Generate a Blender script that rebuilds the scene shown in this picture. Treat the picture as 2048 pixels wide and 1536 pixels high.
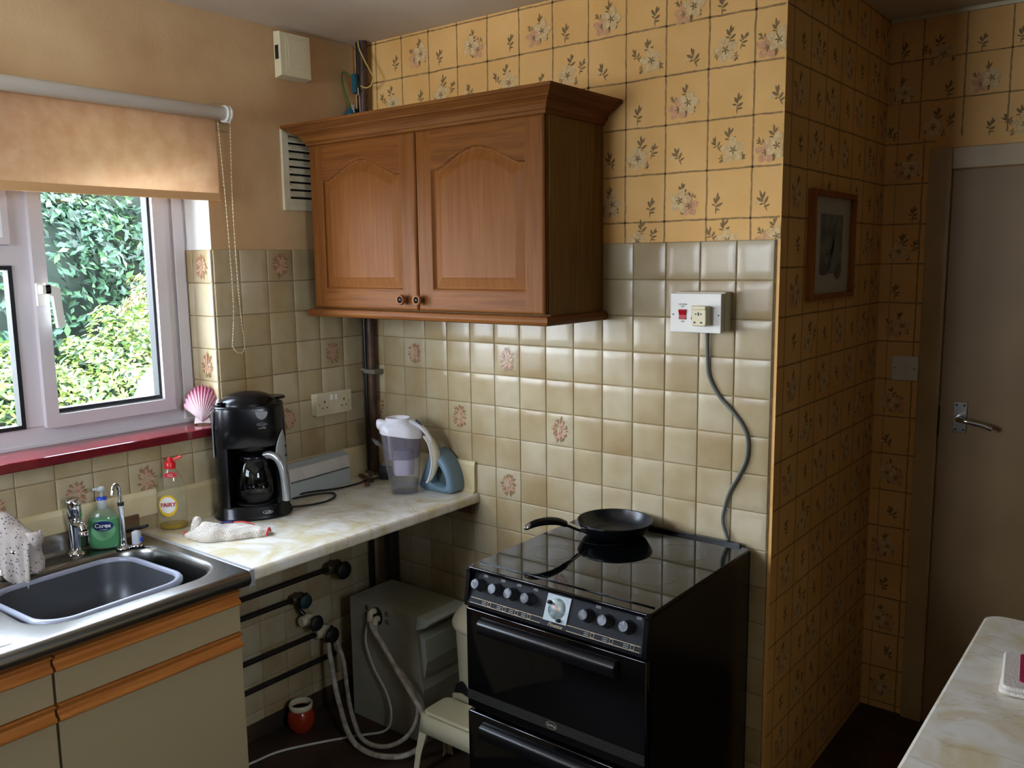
import bpy, math, random
from mathutils import Vector, Matrix
R = math.radians; PI = math.pi
S = bpy.context.scene; COL = S.collection
for o in list(bpy.data.objects): bpy.data.objects.remove(o)

# ------------------------------------------------------------------ camera
cam_d = bpy.data.cameras.new('camera'); cam = bpy.data.objects.new('camera', cam_d); COL.objects.link(cam)
yaw, pit, rol = -0.665685, -0.141457, -0.012701
fw = Vector((math.sin(yaw)*math.cos(pit), math.cos(yaw)*math.cos(pit), math.sin(pit)))
r0 = Vector((math.cos(yaw), -math.sin(yaw), 0)); u0 = r0.cross(fw)
rr = r0*math.cos(rol)+u0*math.sin(rol); uu = -r0*math.sin(rol)+u0*math.cos(rol)
cm = Matrix((rr, uu, -fw)).transposed().to_4x4(); cm.translation = Vector((2.50887, -2.27965, 1.71313))
cam.matrix_world = cm
cam_d.sensor_width = 36; cam_d.lens = 1736.12/2048*36; cam_d.clip_start = .02
S.camera = cam

# ------------------------------------------------------------------ light and exposure
S.view_settings.view_transform = 'Standard'; S.view_settings.look = 'None'
S.view_settings.gamma = 1; S.view_settings.use_curve_mapping = False
S.view_settings.exposure = 0.75
RY0, RY1, RZ0, RZ1 = -2.25, -1.45, 1.6, 2.3      # unseen opening added high on the right to light the window wall
w = bpy.data.worlds.new('overcast_sky'); S.world = w; w.use_nodes = True
wn = w.node_tree.nodes; wl = w.node_tree.links
bg = wn['Background']; bg.inputs[1].default_value = 18.0
tc = wn.new('ShaderNodeTexCoord'); sx = wn.new('ShaderNodeSeparateXYZ'); wl.new(tc.outputs['Generated'], sx.inputs[0])
rp = wn.new('ShaderNodeValToRGB'); wl.new(sx.outputs['Z'], rp.inputs[0]); wl.new(rp.outputs[0], bg.inputs[0])
rp.color_ramp.elements[0].position = 0.0; rp.color_ramp.elements[0].color = (.85, .90, .95, 1)
rp.color_ramp.elements[1].position = .9; rp.color_ramp.elements[1].color = (.74, .91, 1.14, 1)
def area(name, loc, rot, sx_, sy_, power, col, portal=False):
    d = bpy.data.lights.new(name, 'AREA'); d.shape = 'RECTANGLE'; d.size = sx_; d.size_y = sy_; d.energy = power; d.color = col
    if portal: d.cycles.is_portal = True
    o = bpy.data.objects.new(name, d); o.location = loc; o.rotation_euler = rot; COL.objects.link(o); return o
WY0, WY1, WZ0, WZ1 = -2.45, -.645, 1.19, 2.12      # window opening in the left wall
area('window_portal', (-.32, (WY0+WY1)/2, (WZ0+WZ1)/2), (0, -PI/2, 0), WZ1-WZ0, WY1-WY0, 1, (1, 1, 1), True)
FX0, FX1, FZ0, FZ1 = .10, 1.0, 1.5, 2.3; YB = -3.15     # unseen opening added behind the camera for fill light
area('added_rear_portal', ((FX0+FX1)/2, YB-.32, (FZ0+FZ1)/2), (PI/2, 0, 0), FX1-FX0, FZ1-FZ0, 1, (1, 1, 1), True)

area('added_right_portal', (3.82, (RY0+RY1)/2, (RZ0+RZ1)/2), (0, PI/2, 0), RZ1-RZ0, RY1-RY0, 1, (1, 1, 1), True)

# ------------------------------------------------------------------ helpers
def s2l(c):
    return tuple(((v/255)/12.92 if v/255 <= .04045 else ((v/255+.055)/1.055)**2.4) for v in c)+(1,)
def rnd(a, b): return a+(b-a)*random.random()
def mat(name, rgb, rough=.5, metal=0, rgb2=None, nscale=8, nstretch=(1, 1, 1), ramp=(.35, .65), bump=0, bscale=60, trans=0, coat=0, ior=1.5, emit=None, spec=.5, sss=0, detail=4, distort=0):
    m = bpy.data.materials.new(name); m.use_nodes = True; nt = m.node_tree; b = nt.nodes['Principled BSDF']
    b.inputs['Base Color'].default_value = s2l(rgb); b.inputs['Roughness'].default_value = rough; b.inputs['Metallic'].default_value = metal
    b.inputs['IOR'].default_value = ior; b.inputs['Transmission Weight'].default_value = trans; b.inputs['Coat Weight'].default_value = coat
    b.inputs['Specular IOR Level'].default_value = spec
    tcn = None
    def coords():
        t = nt.nodes.new('ShaderNodeTexCoord'); mp = nt.nodes.new('ShaderNodeMapping'); mp.inputs['Scale'].default_value = nstretch
        nt.links.new(t.outputs['Object'], mp.inputs[0]); return mp.outputs[0]
    if rgb2:
        tcn = coords(); n = nt.nodes.new('ShaderNodeTexNoise'); n.inputs['Scale'].default_value = nscale; n.inputs['Detail'].default_value = detail
        n.inputs['Distortion'].default_value = distort
        nt.links.new(tcn, n.inputs['Vector']); cr = nt.nodes.new('ShaderNodeValToRGB')
        cr.color_ramp.elements[0].position = ramp[0]; cr.color_ramp.elements[0].color = s2l(rgb)
        cr.color_ramp.elements[1].position = ramp[1]; cr.color_ramp.elements[1].color = s2l(rgb2)
        nt.links.new(n.outputs['Fac'], cr.inputs[0]); nt.links.new(cr.outputs[0], b.inputs['Base Color'])
    if bump:
        tcn = tcn or coords(); n2 = nt.nodes.new('ShaderNodeTexNoise'); n2.inputs['Scale'].default_value = bscale; n2.inputs['Detail'].default_value = 3
        nt.links.new(tcn, n2.inputs['Vector']); bp = nt.nodes.new('ShaderNodeBump'); bp.inputs['Strength'].default_value = bump; bp.inputs['Distance'].default_value = .004
        nt.links.new(n2.outputs['Fac'], bp.inputs['Height']); nt.links.new(bp.outputs[0], b.inputs['Normal'])
    return m
def glassy(name, tint=(255, 255, 255), gloss=.12, rough=.02, alpha_col=None, ior=1.45):
    # thin clear sheet: mostly see-through with a glossy skin by viewing angle
    m = bpy.data.materials.new(name); m.use_nodes = True; nt = m.node_tree; nt.nodes.clear()
    out = nt.nodes.new('ShaderNodeOutputMaterial'); tr = nt.nodes.new('ShaderNodeBsdfTransparent'); tr.inputs[0].default_value = s2l(tint)
    gl = nt.nodes.new('ShaderNodeBsdfGlossy'); gl.inputs['Roughness'].default_value = rough
    fr = nt.nodes.new('ShaderNodeFresnel'); ge = nt.nodes.new('ShaderNodeNewGeometry'); mr = nt.nodes.new('ShaderNodeMapRange'); nt.links.new(ge.outputs['Backfacing'], mr.inputs[0]); mr.inputs[3].default_value = ior; mr.inputs[4].default_value = 1/ior; nt.links.new(mr.outputs[0], fr.inputs[0])
    mx = nt.nodes.new('ShaderNodeMixShader'); nt.links.new(fr.outputs[0], mx.inputs[0]); nt.links.new(tr.outputs[0], mx.inputs[1]); nt.links.new(gl.outputs[0], mx.inputs[2])
    if alpha_col:
        df = nt.nodes.new('ShaderNodeBsdfPrincipled'); df.inputs['Base Color'].default_value = s2l(alpha_col[0]); df.inputs['Roughness'].default_value = .2
        m2 = nt.nodes.new('ShaderNodeMixShader'); m2.inputs[0].default_value = alpha_col[1]
        nt.links.new(mx.outputs[0], m2.inputs[1]); nt.links.new(df.outputs[0], m2.inputs[2]); mx = m2
    nt.links.new(mx.outputs[0], out.inputs[0]); return m

class MB:
    def __init__(s): s.v = []; s.f = []; s.m = []; s.sm = []; s.M = Matrix.Identity(4)
    def add(s, vs, fs, m=0, smooth=False):
        o = len(s.v); s.v += [s.M @ Vector(p) for p in vs]
        for f in fs: s.f.append([i+o for i in f]); s.m.append(m); s.sm.append(smooth)
        return s
    def box(s, x0, x1, y0, y1, z0, z1, m=0):
        vs = [(x, y, z) for x in (x0, x1) for y in (y0, y1) for z in (z0, z1)]
        return s.add(vs, [(0, 1, 3, 2), (4, 6, 7, 5), (0, 4, 5, 1), (2, 3, 7, 6), (0, 2, 6, 4), (1, 5, 7, 3)], m)
    def rbox(s, x0, x1, y0, y1, z0, z1, r, m=0, seg=4, rt=None):
        # box with rounded vertical edges; rt = small rounding of top and bottom
        rt = r*.3 if rt is None else rt
        out = rrect(x0, x1, y0, y1, r, seg); n = len(out); cx, cy = (x0+x1)/2, (y0+y1)/2
        def ring(k, z): return [(p[0]-(p[0]-cx)/abs((x1-x0)/2)*k, p[1]-(p[1]-cy)/abs((y1-y0)/2)*k, z) for p in out]
        rings = [ring(rt, z0), ring(rt*.3, z0+rt*.3), ring(0, z0+rt), ring(0, z1-rt), ring(rt*.3, z1-rt*.3), ring(rt, z1)]
        return s.loft(rings, m, True, True)
    def loft(s, rings, m=0, caps=True, smooth=True, closed=True):
        n = len(rings[0]); vs = [p for r in rings for p in r]; fs = []
        for i in range(len(rings)-1):
            for j in range(n if closed else n-1):
                k = (j+1) % n; fs.append((i*n+j, i*n+k, (i+1)*n+k, (i+1)*n+j))
        s.add(vs, fs, m, smooth)
        if caps and closed:
            s.add(rings[0], [tuple(range(n))[::-1]], m); s.add(rings[-1], [tuple(range(n))], m)
        return s
    def prism(s, pts, ax, a0, a1, m=0, smooth=False):
        def P(p, a): return {'x': (a, p[0], p[1]), 'y': (p[0], a, p[1]), 'z': (p[0], p[1], a)}[ax]
        return s.loft([[P(p, a0) for p in pts], [P(p, a1) for p in pts]], m, True, smooth)
    def lathe(s, prof, c=(0, 0, 0), seg=24, m=0, axis='z', smooth=True, sx=1, sy=1, caps=True):
        rings = []
        for r, z in prof:
            ring = []
            for k in range(seg):
                a = 2*PI*k/seg; x, y = r*math.cos(a)*sx, r*math.sin(a)*sy
                p = {'z': (x, y, z), 'y': (x, -z, y), 'x': (z, x, y)}[axis]
                ring.append((p[0]+c[0], p[1]+c[1], p[2]+c[2]))
            rings.append(ring)
        return s.loft(rings, m, caps, smooth)
    def tube(s, pts, r, seg=8, m=0, sub=0, caps=True, flat=1):
        pts = [Vector(p) for p in pts]
        if sub: 
            rs = r if isinstance(r, (list, tuple)) else None
            pts, rs2 = spline(pts, sub, rs); r = rs2 if rs else r
        n = len(pts); rad = r if isinstance(r, (list, tuple)) else [r]*n; rings = []; up = None
        for i, p in enumerate(pts):
            t = (pts[min(i+1, n-1)]-pts[max(i-1, 0)]).normalized()
            if up is None: up = t.orthogonal().normalized()
            up = (up-t*up.dot(t)); up = up.normalized() if up.length > 1e-6 else t.orthogonal().normalized()
            sd = t.cross(up)
            rings.append([tuple(p+up*math.cos(2*PI*k/seg)*rad[i]+sd*math.sin(2*PI*k/seg)*rad[i]*flat) for k in range(seg)])
        return s.loft(rings, m, caps, True)
    def grid(s, P, m=0, smooth=True, flip=False):
        a, b = len(P), len(P[0]); vs = [p for r in P for p in r]; fs = []
        for i in range(a-1):
            for j in range(b-1):
                q = (i*b+j, i*b+j+1, (i+1)*b+j+1, (i+1)*b+j); fs.append(q[::-1] if flip else q)
        return s.add(vs, fs, m, smooth)
    def build(s, name, mats, parent=None, bevel=0, solid=0, sub=0, local=False, bseg=2, auto=True):
        if not isinstance(mats, (list, tuple)): mats = [mats]
        me = bpy.data.meshes.new(name); off = Vector((0, 0, 0))
        root = parent
        while root is not None and root.parent is not None: root = root.parent
        if root is not None and not local: off = root.location.copy()
        me.from_pydata([v-off for v in s.v], [], s.f)
        for mt in mats: me.materials.append(mt)
        me.polygons.foreach_set('material_index', s.m); me.polygons.foreach_set('use_smooth', s.sm); me.update()
        me.validate()
        o = bpy.data.objects.new(name, me); COL.objects.link(o)
        if parent is not None: o.parent = parent
        if solid: md = o.modifiers.new('s', 'SOLIDIFY'); md.thickness = solid; md.offset = 0
        if bevel:
            md = o.modifiers.new('b', 'BEVEL'); md.width = bevel; md.segments = bseg; md.limit_method = 'ANGLE'; md.angle_limit = R(40)
            md.harden_normals = False
        if sub: md = o.modifiers.new('u', 'SUBSURF'); md.levels = sub; md.render_levels = sub
        return o
def spline(pts, sub, rs=None):
    out = []; ro = []; n = len(pts)
    for i in range(n-1):
        p0, p1, p2, p3 = pts[max(i-1, 0)], pts[i], pts[i+1], pts[min(i+2, n-1)]
        for k in range(sub):
            t = k/sub; t2 = t*t; t3 = t2*t
            out.append(.5*((2*p1)+(p2-p0)*t+(2*p0-5*p1+4*p2-p3)*t2+(3*p1-p0-3*p2+p3)*t3))
            if rs: ro.append(rs[i]*(1-t)+rs[i+1]*t)
    out.append(pts[-1])
    if rs: ro.append(rs[-1])
    return out, ro
def rrect(x0, x1, y0, y1, r, seg=5):
    out = []
    for cx, cy, a0 in ((x1-r, y1-r, 0), (x0+r, y1-r, 90), (x0+r, y0+r, 180), (x1-r, y0+r, 270)):
        for k in range(seg+1):
            a = R(a0+90*k/seg); out.append((cx+r*math.cos(a), cy+r*math.sin(a)))
    return out
def tag(o, label=None, cat=None, group=None, kind=None):
    if label: o['label'] = label
    if cat: o['category'] = cat
    if group: o['group'] = group
    if kind: o['kind'] = kind
    return o
def thing(name, label, cat, loc=(0, 0, 0), rz=0, group=None):
    o = bpy.data.objects.new(name, None); COL.objects.link(o); o.location = loc; o.rotation_euler = (0, 0, rz); o.empty_display_size = .05
    return tag(o, label, cat, group)
def lone(mb, name, mats, label, cat, loc, group=None, **k):
    mb.v = [v-Vector(loc) for v in mb.v]
    o = mb.build(name, mats, **k); o.location = loc; return tag(o, label, cat, group)
def text(name, body, size, loc, rotm, m, parent, extrude=.0003, shear=0, sx=1, bold=0, font_mb=None):
    c = bpy.data.curves.new(name, 'FONT'); c.body = body; c.size = size; c.align_x = 'CENTER'; c.align_y = 'CENTER'; c.extrude = extrude; c.shear = shear; c.offset = bold
    t = bpy.data.objects.new(name, c); COL.objects.link(t)
    bpy.context.view_layer.update(); dg = bpy.context.evaluated_depsgraph_get()
    me = bpy.data.meshes.new_from_object(t.evaluated_get(dg)); bpy.data.objects.remove(t)
    o = bpy.data.objects.new(name, me); me.materials.clear(); me.materials.append(m); COL.objects.link(o)
    T = Matrix.Translation(Vector(loc)) @ rotm.to_4x4() @ Matrix.Diagonal((sx, 1, 1, 1))
    me.transform(T)
    if parent is not None: o.parent = parent
    return o
def fr(U, V, N): return Matrix((U, V, N)).transposed()
F_BACK = fr((1, 0, 0), (0, 0, 1), (0, -1, 0))     # text on a surface facing -y
F_LEFT = fr((0, 1, 0), (0, 0, 1), (1, 0, 0))      # text on a surface facing +x
F_UP = fr((1, 0, 0), (0, 1, 0), (0, 0, 1))

# ------------------------------------------------------------------ materials
M_ceiling = mat('ceiling_paint', (212, 200, 180), .9, rgb2=(200, 186, 164), nscale=1.5, bump=.15, bscale=40)
M_plaster = mat('aged_cream_paint', (212, 180, 134), .75, rgb2=(174, 132, 86), nscale=2.2, ramp=(.3, .72), bump=.12, bscale=90, detail=6)
M_reveal = mat('white_reveal_paint', (225, 225, 222), .6)
M_paper = mat('ochre_wallpaper', (238, 190, 118), .7, rgb2=(220, 168, 92), nscale=5, ramp=(.3, .75), bump=.08, bscale=160, detail=8)
M_line = mat('wallpaper_line', (170, 134, 84), .75, rgb2=(140, 106, 60), nscale=60)
M_leaf = mat('printed_leaf', (142, 116, 70), .75, rgb2=(120, 94, 54), nscale=80)
M_petal = mat('printed_white_petal', (226, 198, 146), .75, rgb2=(206, 170, 116), nscale=90)
M_pink = mat('printed_pink_petal', (206, 146, 108), .75, rgb2=(218, 170, 124), nscale=90)
M_grout = mat('tile_grout', (150, 128, 92), .9, rgb2=(122, 100, 68), nscale=30)
def tile_mat():
    m = mat('glazed_cream_tile', (232, 220, 190), .26, coat=.0, bump=.08, bscale=9, spec=.4)
    nt = m.node_tree; b = nt.nodes['Principled BSDF']
    at = nt.nodes.new('ShaderNodeAttribute'); at.attribute_name = 'tone'
    t = nt.nodes.new('ShaderNodeTexCoord'); n = nt.nodes.new('ShaderNodeTexNoise'); n.inputs['Scale'].default_value = 6.5; n.inputs['Detail'].default_value = 3
    nt.links.new(t.outputs['Object'], n.inputs['Vector'])
    ad = nt.nodes.new('ShaderNodeMath'); ad.operation = 'ADD'; nt.links.new(n.outputs['Fac'], ad.inputs[0]); nt.links.new(at.outputs['Fac'], ad.inputs[1])
    cr = nt.nodes.new('ShaderNodeValToRGB'); e = cr.color_ramp.elements
    e[0].position = .30; e[0].color = s2l((186, 172, 142)); e[1].position = .95; e[1].color = s2l((150, 122, 80))
    e2 = cr.color_ramp.elements.new(.58); e2.color = s2l((172, 154, 118))
    nt.links.new(ad.outputs[0], cr.inputs[0]); nt.links.new(cr.outputs[0], b.inputs['Base Color']); return m
M_tile = tile_mat()
M_tleaf = mat('tile_print_olive', (138, 112, 74), .25); M_tpink = mat('tile_print_rose', (162, 116, 90), .25); M_tlight = mat('tile_print_pale_rose', (196, 154, 126), .25)
M_upvc = mat('white_upvc', (206, 200, 202), .35)
M_gasket = mat('black_rubber', (14, 15, 20), .5)
M_sill = mat('red_tile_sill', (118, 32, 36), .10, rgb2=(92, 24, 30), nscale=12, coat=.2)
M_pane = glassy('window_pane', (250, 252, 255))
M_floor = mat('dark_brown_vinyl', (74, 52, 34), .6, rgb2=(44, 32, 24), nscale=7, bump=.1)
M_blackplastic = mat('black_gloss_plastic', (11, 11, 13), .24, spec=.35)
M_blackmatt = mat('black_matt_plastic', (18, 18, 19), .5)
M_silver = mat('silver_plastic', (170, 172, 172), .28, metal=.7)
M_chrome = mat('chrome', (205, 208, 212), .09, metal=1)
M_steel = mat('brushed_steel', (150, 148, 142), .27, metal=1, bump=.03, bscale=200)
M_white = mat('white_plastic', (226, 224, 216), .35)
M_cream = mat('cream_plastic', (216, 206, 170), .4)
M_oldwhite = mat('aged_white_plastic', (218, 208, 178), .45, rgb2=(200, 188, 156), nscale=9)
# ------------------------------------------------------------------ room shell
random.seed(3)
FZ = .045; CZ = 2.50; TT = 1.76; T = .108; FY = .94; BX = 1.632
def struct(mb, name, mats, **k): return tag(mb.build(name, mats, **k), kind='structure')
struct(MB().box(-.3, 3.6, YB-.2, 1.1, FZ-.1, FZ), 'floor', M_floor)
struct(MB().box(-.3, 3.6, YB-.2, 1.1, CZ, CZ+.12), 'ceiling', M_ceiling)
wl_ = MB()
wl_.box(-.3, 0, YB-.2, 1.1, FZ, WZ0-.03).box(-.3, 0, YB-.2, 1.1, WZ1, CZ).box(-.3, 0, WY1, 1.1, WZ0-.03, WZ1).box(-.3, 0, YB-.2, WY0, WZ0-.03, WZ1)
wl_.box(-.15, -.0005, WY1-.0015, WY1, TT-.004, WZ1, 1)
wall_left = struct(wl_, 'wall_left', [M_plaster, M_reveal])
# wallpaper drawing: everything printed is part of the wall's own mesh
class Face:
    def __init__(s, O, U, V, N): s.O, s.U, s.V, s.N = Vector(O), Vector(U), Vector(V), Vector(N)
    def p(s, u, v, h=0): return tuple(s.O+s.U*u+s.V*v+s.N*h)
def leafpoly(mb, F, cx, cy, ln, wd, ang, m, h=.0004, root=True, clip=None):
    # pointed leaf or petal starting at (cx, cy)
    ca, sa = math.cos(ang), math.sin(ang); pts = []
    prof = [(0, .12), (.2, .62), (.45, 1), (.7, .85), (.88, .5), (1, 0)]
    for t, w_ in prof: pts.append((t*ln, w_*wd/2))
    for t, w_ in prof[-2::-1]: pts.append((t*ln, -w_*wd/2))
    out = []
    for a, b in pts:
        u, v = cx+a*ca-b*sa, cy+a*sa+b*ca
        if clip: u = min(max(u, clip[0]), clip[1]); v = min(max(v, clip[2]), clip[3])
        out.append(F.p(u, v, h))
    mb.add(out, [tuple(range(len(out)))], m)
def flower(mb, F, cx, cy, r, m, mc, h, clip, a0=0):
    for k in range(5):
        a = a0+2*PI*k/5+rnd(-.12, .12); leafpoly(mb, F, cx+.1*r*math.cos(a), cy+.1*r*math.sin(a), r*rnd(.88, 1.05), r*.72, a, m, h+.00008*k, clip=clip)
    for k in range(5): leafpoly(mb, F, cx, cy, r*.36, r*.12, a0+2*PI*k/5+.5, mc, h+.0006, clip=clip)
def sprig(mb, F, cx, cy, s, ang, clip, bud=False, L=2):
    for k, (o_, da, l, w_) in enumerate(((.008, .15, .026, .0075), (.004, .75, .022, .0085), (-.004, -.85, .022, .0075), (.0, 1.5, .014, .005), (-.010, -1.35, .017, .0055), (.012, -.4, .019, .006))):
        leafpoly(mb, F, cx+o_*s*math.cos(ang), cy+o_*s*math.sin(ang), l*s*rnd(.85, 1.15), w_*s, ang+da+rnd(-.15, .15), L, .0004+.00003*k, clip=clip)
    leafpoly(mb, F, cx, cy, .024*s, .0035*s, ang+PI+.25, L, .0004, clip=clip)
    if bud: leafpoly(mb, F, cx+.012*s*math.cos(ang+1.2), cy+.012*s*math.sin(ang+1.2), .016*s, .011*s, ang+1.2, 3, .0006, clip=clip)
def motif(mb, F, u, v, kind, clip, s=1):
    if kind == 'S1': sprig(mb, F, u, v-.01, s, 1.3, clip)
    elif kind == 'S2': sprig(mb, F, u, v-.008, s, 1.8, clip, True)
    elif kind in ('B1', 'B1m'):
        f = -1 if kind == 'B1m' else 1
        sprig(mb, F, u+.004*f, v+.020, .9*s, 1.5, clip); sprig(mb, F, u+.018*f, v-.010, .8*s, -1.0, clip); sprig(mb, F, u-.028*f, v+.008, .6*s, 2.5, clip)
        flower(mb, F, u-.018*f, v-.018, .030*s, 4, 2, .0007, clip, .3)
        flower(mb, F, u+.012*f, v-.002, .033*s, 3, 2, .0014, clip, .1)
        leafpoly(mb, F, u+.004*f, v-.016, .026*s, .011*s, -1.6, 2, .001, clip=clip)
    else:
        f = -1 if kind == 'B3' else 1
        sprig(mb, F, u+.0*f, v+.016, 1.0*s, 1.45, clip); sprig(mb, F, u-.036*f, v-.000, .85*s, 1.5+.5*f, clip); sprig(mb, F, u+.034*f, v-.026, .6*s, -.9, clip, True)
        flower(mb, F, u+.012*f, v-.014, .034*s, 3, 2, .0007, clip, .5)
        sprig(mb, F, u-.02*f, v-.032, .5*s, -1.9, clip)
def ribbon(mb, F, u0, v0, u1, v1, wd, m=1):
    n = max(2, int(math.hypot(u1-u0, v1-v0)/.012)); d = Vector((u1-u0, v1-v0)).normalized(); q = Vector((-d.y, d.x)); L = []; P = []
    j = 0
    for i in range(n+1):
        t = i/n; j = j*.7+rnd(-.0006, .0006); a = wd/2*rnd(.65, 1.1); b = wd/2*rnd(.65, 1.1)
        c = Vector((u0+(u1-u0)*t, v0+(v1-v0)*t))+q*j; L.append(F.p(*(c+q*a), .0003)); P.append(F.p(*(c-q*b), .0003))
    mb.grid([L, P], m, False, flip=True)
def paper_grid(mb, F, u0, u1, v0, v1, uo, vo=2.357, pu=.1305, pv=.1345, wd=.0058):
    k = math.ceil((u0-uo)/pu)
    while uo+k*pu < u1: ribbon(mb, F, uo+k*pu, v0, uo+k*pu, v1, wd); k += 1
    k = math.ceil((v0-vo)/pv)
    while vo+k*pv < v1: ribbon(mb, F, u0, vo+k*pv, u1, vo+k*pv, wd); k += 1
PM = [M_paper, M_line, M_leaf, M_petal, M_pink]
# back wall: wallpaper over tiles, with the thick block of wall behind
wb = MB().box(0, BX, 0, FY+.15, FZ, CZ)
Fb = Face((0, 0, 0), (1, 0, 0), (0, 0, 1), (0, -1, 0))
paper_grid(wb, Fb, 0.0, BX-.004, TT, CZ, .1117)
cl = (0, BX-.001, TT+.001, CZ)
for u, v, k in [(0.325,2.426,'B1'), (0.209,2.414,'S1'), (0.421,2.405,'S1'), (0.576,2.417,'B1m'), (0.728,2.405,'S1'), (0.843,2.417,'B1'), (0.941,2.398,'S1'), (1.093,2.409,'B1'), (1.249,2.396,'S1'), (1.357,2.398,'B1'), (1.452,2.389,'S1'), (0.183,2.288,'B2'), (0.329,2.280,'S1'), (0.438,2.291,'B3'), (0.557,2.275,'S2'), (0.710,2.291,'B2'), (0.849,2.270,'S1'), (0.962,2.284,'B3'), (1.077,2.265,'S2'), (1.227,2.286,'B2'), (1.371,2.263,'S2'), (1.476,2.280,'B3'), (1.600,2.273,'B1'), (1.195,2.129,'S1'), (1.344,2.144,'B1'), (1.501,2.129,'S1'), (1.616,2.134,'S2'), (1.105,2.003,'S2'), (1.209,2.016,'B3'), (1.328,2.002,'S2'), (1.480,2.016,'B2'), (1.602,2.006,'B1'), (1.099,1.877,'B1'), (1.239,1.865,'S1'), (1.346,1.877,'B1m'), (1.445,1.866,'S1'), (1.582,1.864,'S2'), (1.210,1.777,'B3'), (1.469,1.773,'B2'), (1.609,1.771,'B1')]: motif(wb, Fb, u, v, k, cl)
# the return of that block faces the far recess
Fr = Face((BX, 0, 0), (0, 1, 0), (0, 0, 1), (1, 0, 0))
paper_grid(wb, Fr, 0, FY, FZ, CZ, .05)
for i in range(-1, 8):
    for j in range(-2, 18):
        u = .05+.1305*(i+.5)+rnd(-.01, .01); v = 2.357-.1345*(j+.5)
        if not 0.01 < u < FY-.01: continue
        motif(wb, Fr, u, v, (['B1', 'S1', 'B2', 'S2'] if j % 2 else ['S1', 'B3', 'S2', 'B1m'])[i % 4], (0.002, FY-.002, FZ, CZ))
wall_back = struct(wb, 'wall_back', PM)
# far wall beyond the recess, opening for the door is closed by the door itself
wf = MB().box(BX, 3.6, FY, FY+.15, FZ, CZ)
Ff = Face((0, FY, 0), (1, 0, 0), (0, 0, 1), (0, -1, 0))
paper_grid(wf, Ff, BX, 1.79, FZ, 2.10, 1.755-.1305); paper_grid(wf, Ff, BX, 3.2, 2.10, CZ, 1.737)
ribbon(wf, Ff, 1.662, FZ, 1.672, 2.45, .003)
for u, v, k in [(1.707,2.009,'B1'), (1.729,1.858,'S1'), (1.702,1.740,'B3'), (1.684,1.594,'S1'), (1.702,1.473,'B1'), (1.693,1.206,'B1m'), (1.684,1.061,'S2'), (1.700,0.944,'B1m'), (1.713,0.798,'S2'), (1.690,0.672,'B1'), (1.693,0.531,'S1'), (1.694,0.396,'B1m'), (1.722,0.269,'S2'), (1.704,0.136,'B1'), (1.674,2.259,'B1'), (1.787,2.380,'B2'), (1.912,2.392,'S1'), (1.819,2.257,'S1'), (1.933,2.274,'B1'), (1.651,2.125,'S2'), (1.792,2.149,'B3'), (1.948,2.125,'S1'), (2.035,2.131,'B2'), (2.021,2.397,'S1'), (1.678,2.397,'S1')]: motif(wf, Ff, u, v, k, (BX+.002, 3.2, FZ, CZ))
struct(wf, 'wall_far', PM)
M_dkwall = mat('dark_brown_wall', (82, 62, 44), .8)
struct(MB().box(3.5, 3.6, YB-.2, RY0, FZ, CZ).box(3.5, 3.6, RY1, FY, FZ, CZ).box(3.5, 3.6, RY0, RY1, FZ, RZ0).box(3.5, 3.6, RY0, RY1, RZ1, CZ), 'wall_right', M_dkwall)
w3 = tag(bpy.data.objects.new('added_right_window', None), kind='structure'); COL.objects.link(w3); w3.location = (3.55, (RY0+RY1)/2, RZ0)  # added out of view, brightens the window wall from the right
q = MB().box(3.53, 3.58, RY0, RY0+.05, RZ0, RZ1).box(3.53, 3.58, RY1-.05, RY1, RZ0, RZ1).box(3.53, 3.58, RY0, RY1, RZ0, RZ0+.05).box(3.53, 3.58, RY0, RY1, RZ1-.05, RZ1); q.build('window_frame', M_upvc, w3)
MB().box(3.553, 3.557, RY0, RY1, RZ0, RZ1).build('pane', M_pane, w3)
struct(MB().box(0, FX0, YB-.2, YB, FZ, CZ).box(FX1, 3.6, YB-.2, YB, FZ, CZ).box(FX0, FX1, YB-.2, YB, FZ, FZ0).box(FX0, FX1, YB-.2, YB, FZ1, CZ), 'wall_front', M_dkwall)
# white bead along the far ceiling
struct(MB().box(BX, 3.5, FY-.012, FY, CZ-.014, CZ), 'trim_1', M_cream, bevel=.003)
struct(MB().box(0, .012, -3.2, 0, FZ, FZ+.06), 'baseboard_left', M_floor)

# ------------------------------------------------------------------ wall tiles
def tile(mb, F, u0, u1, v0, v1, tones, h=.006):
    g = .0008; u0 += g; u1 -= g; v0 += g; v1 -= g; e = .0028
    if u1-u0 < .012 or v1-v0 < .012: return
    t1, t2 = rnd(-.0004, .0004), rnd(-.0004, .0004)
    us = [u0, u0+e*.35, u0+e]+[u0+(u1-u0)*k/4 for k in (1, 2, 3)]+[u1-e, u1-e*.35, u1]; vs = [v0, v0+e*.35, v0+e]+[v0+(v1-v0)*k/4 for k in (1, 2, 3)]+[v1-e, v1-e*.35, v1]
    us.sort(); vs.sort(); P = []
    for v in vs:
        row = []
        for u in us:
            d = min(u-u0, u1-u, v-v0, v1-v); z = h*(1-(1-min(d/e, 1))**2)*.22+h*.78 if d > 1e-6 else h*.5
            a = (u-u0)/(u1-u0)-.5; b = (v-v0)/(v1-v0)-.5
            z += t1*a+t2*b+.00025*(1-4*a*a)*(1-4*b*b); row.append(F.p(u, v, z))
        P.append(row)
    n0 = len(mb.f); mb.grid(P, 0, True); tones.append((n0, len(mb.f), rnd(-.13, .20)))
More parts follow.
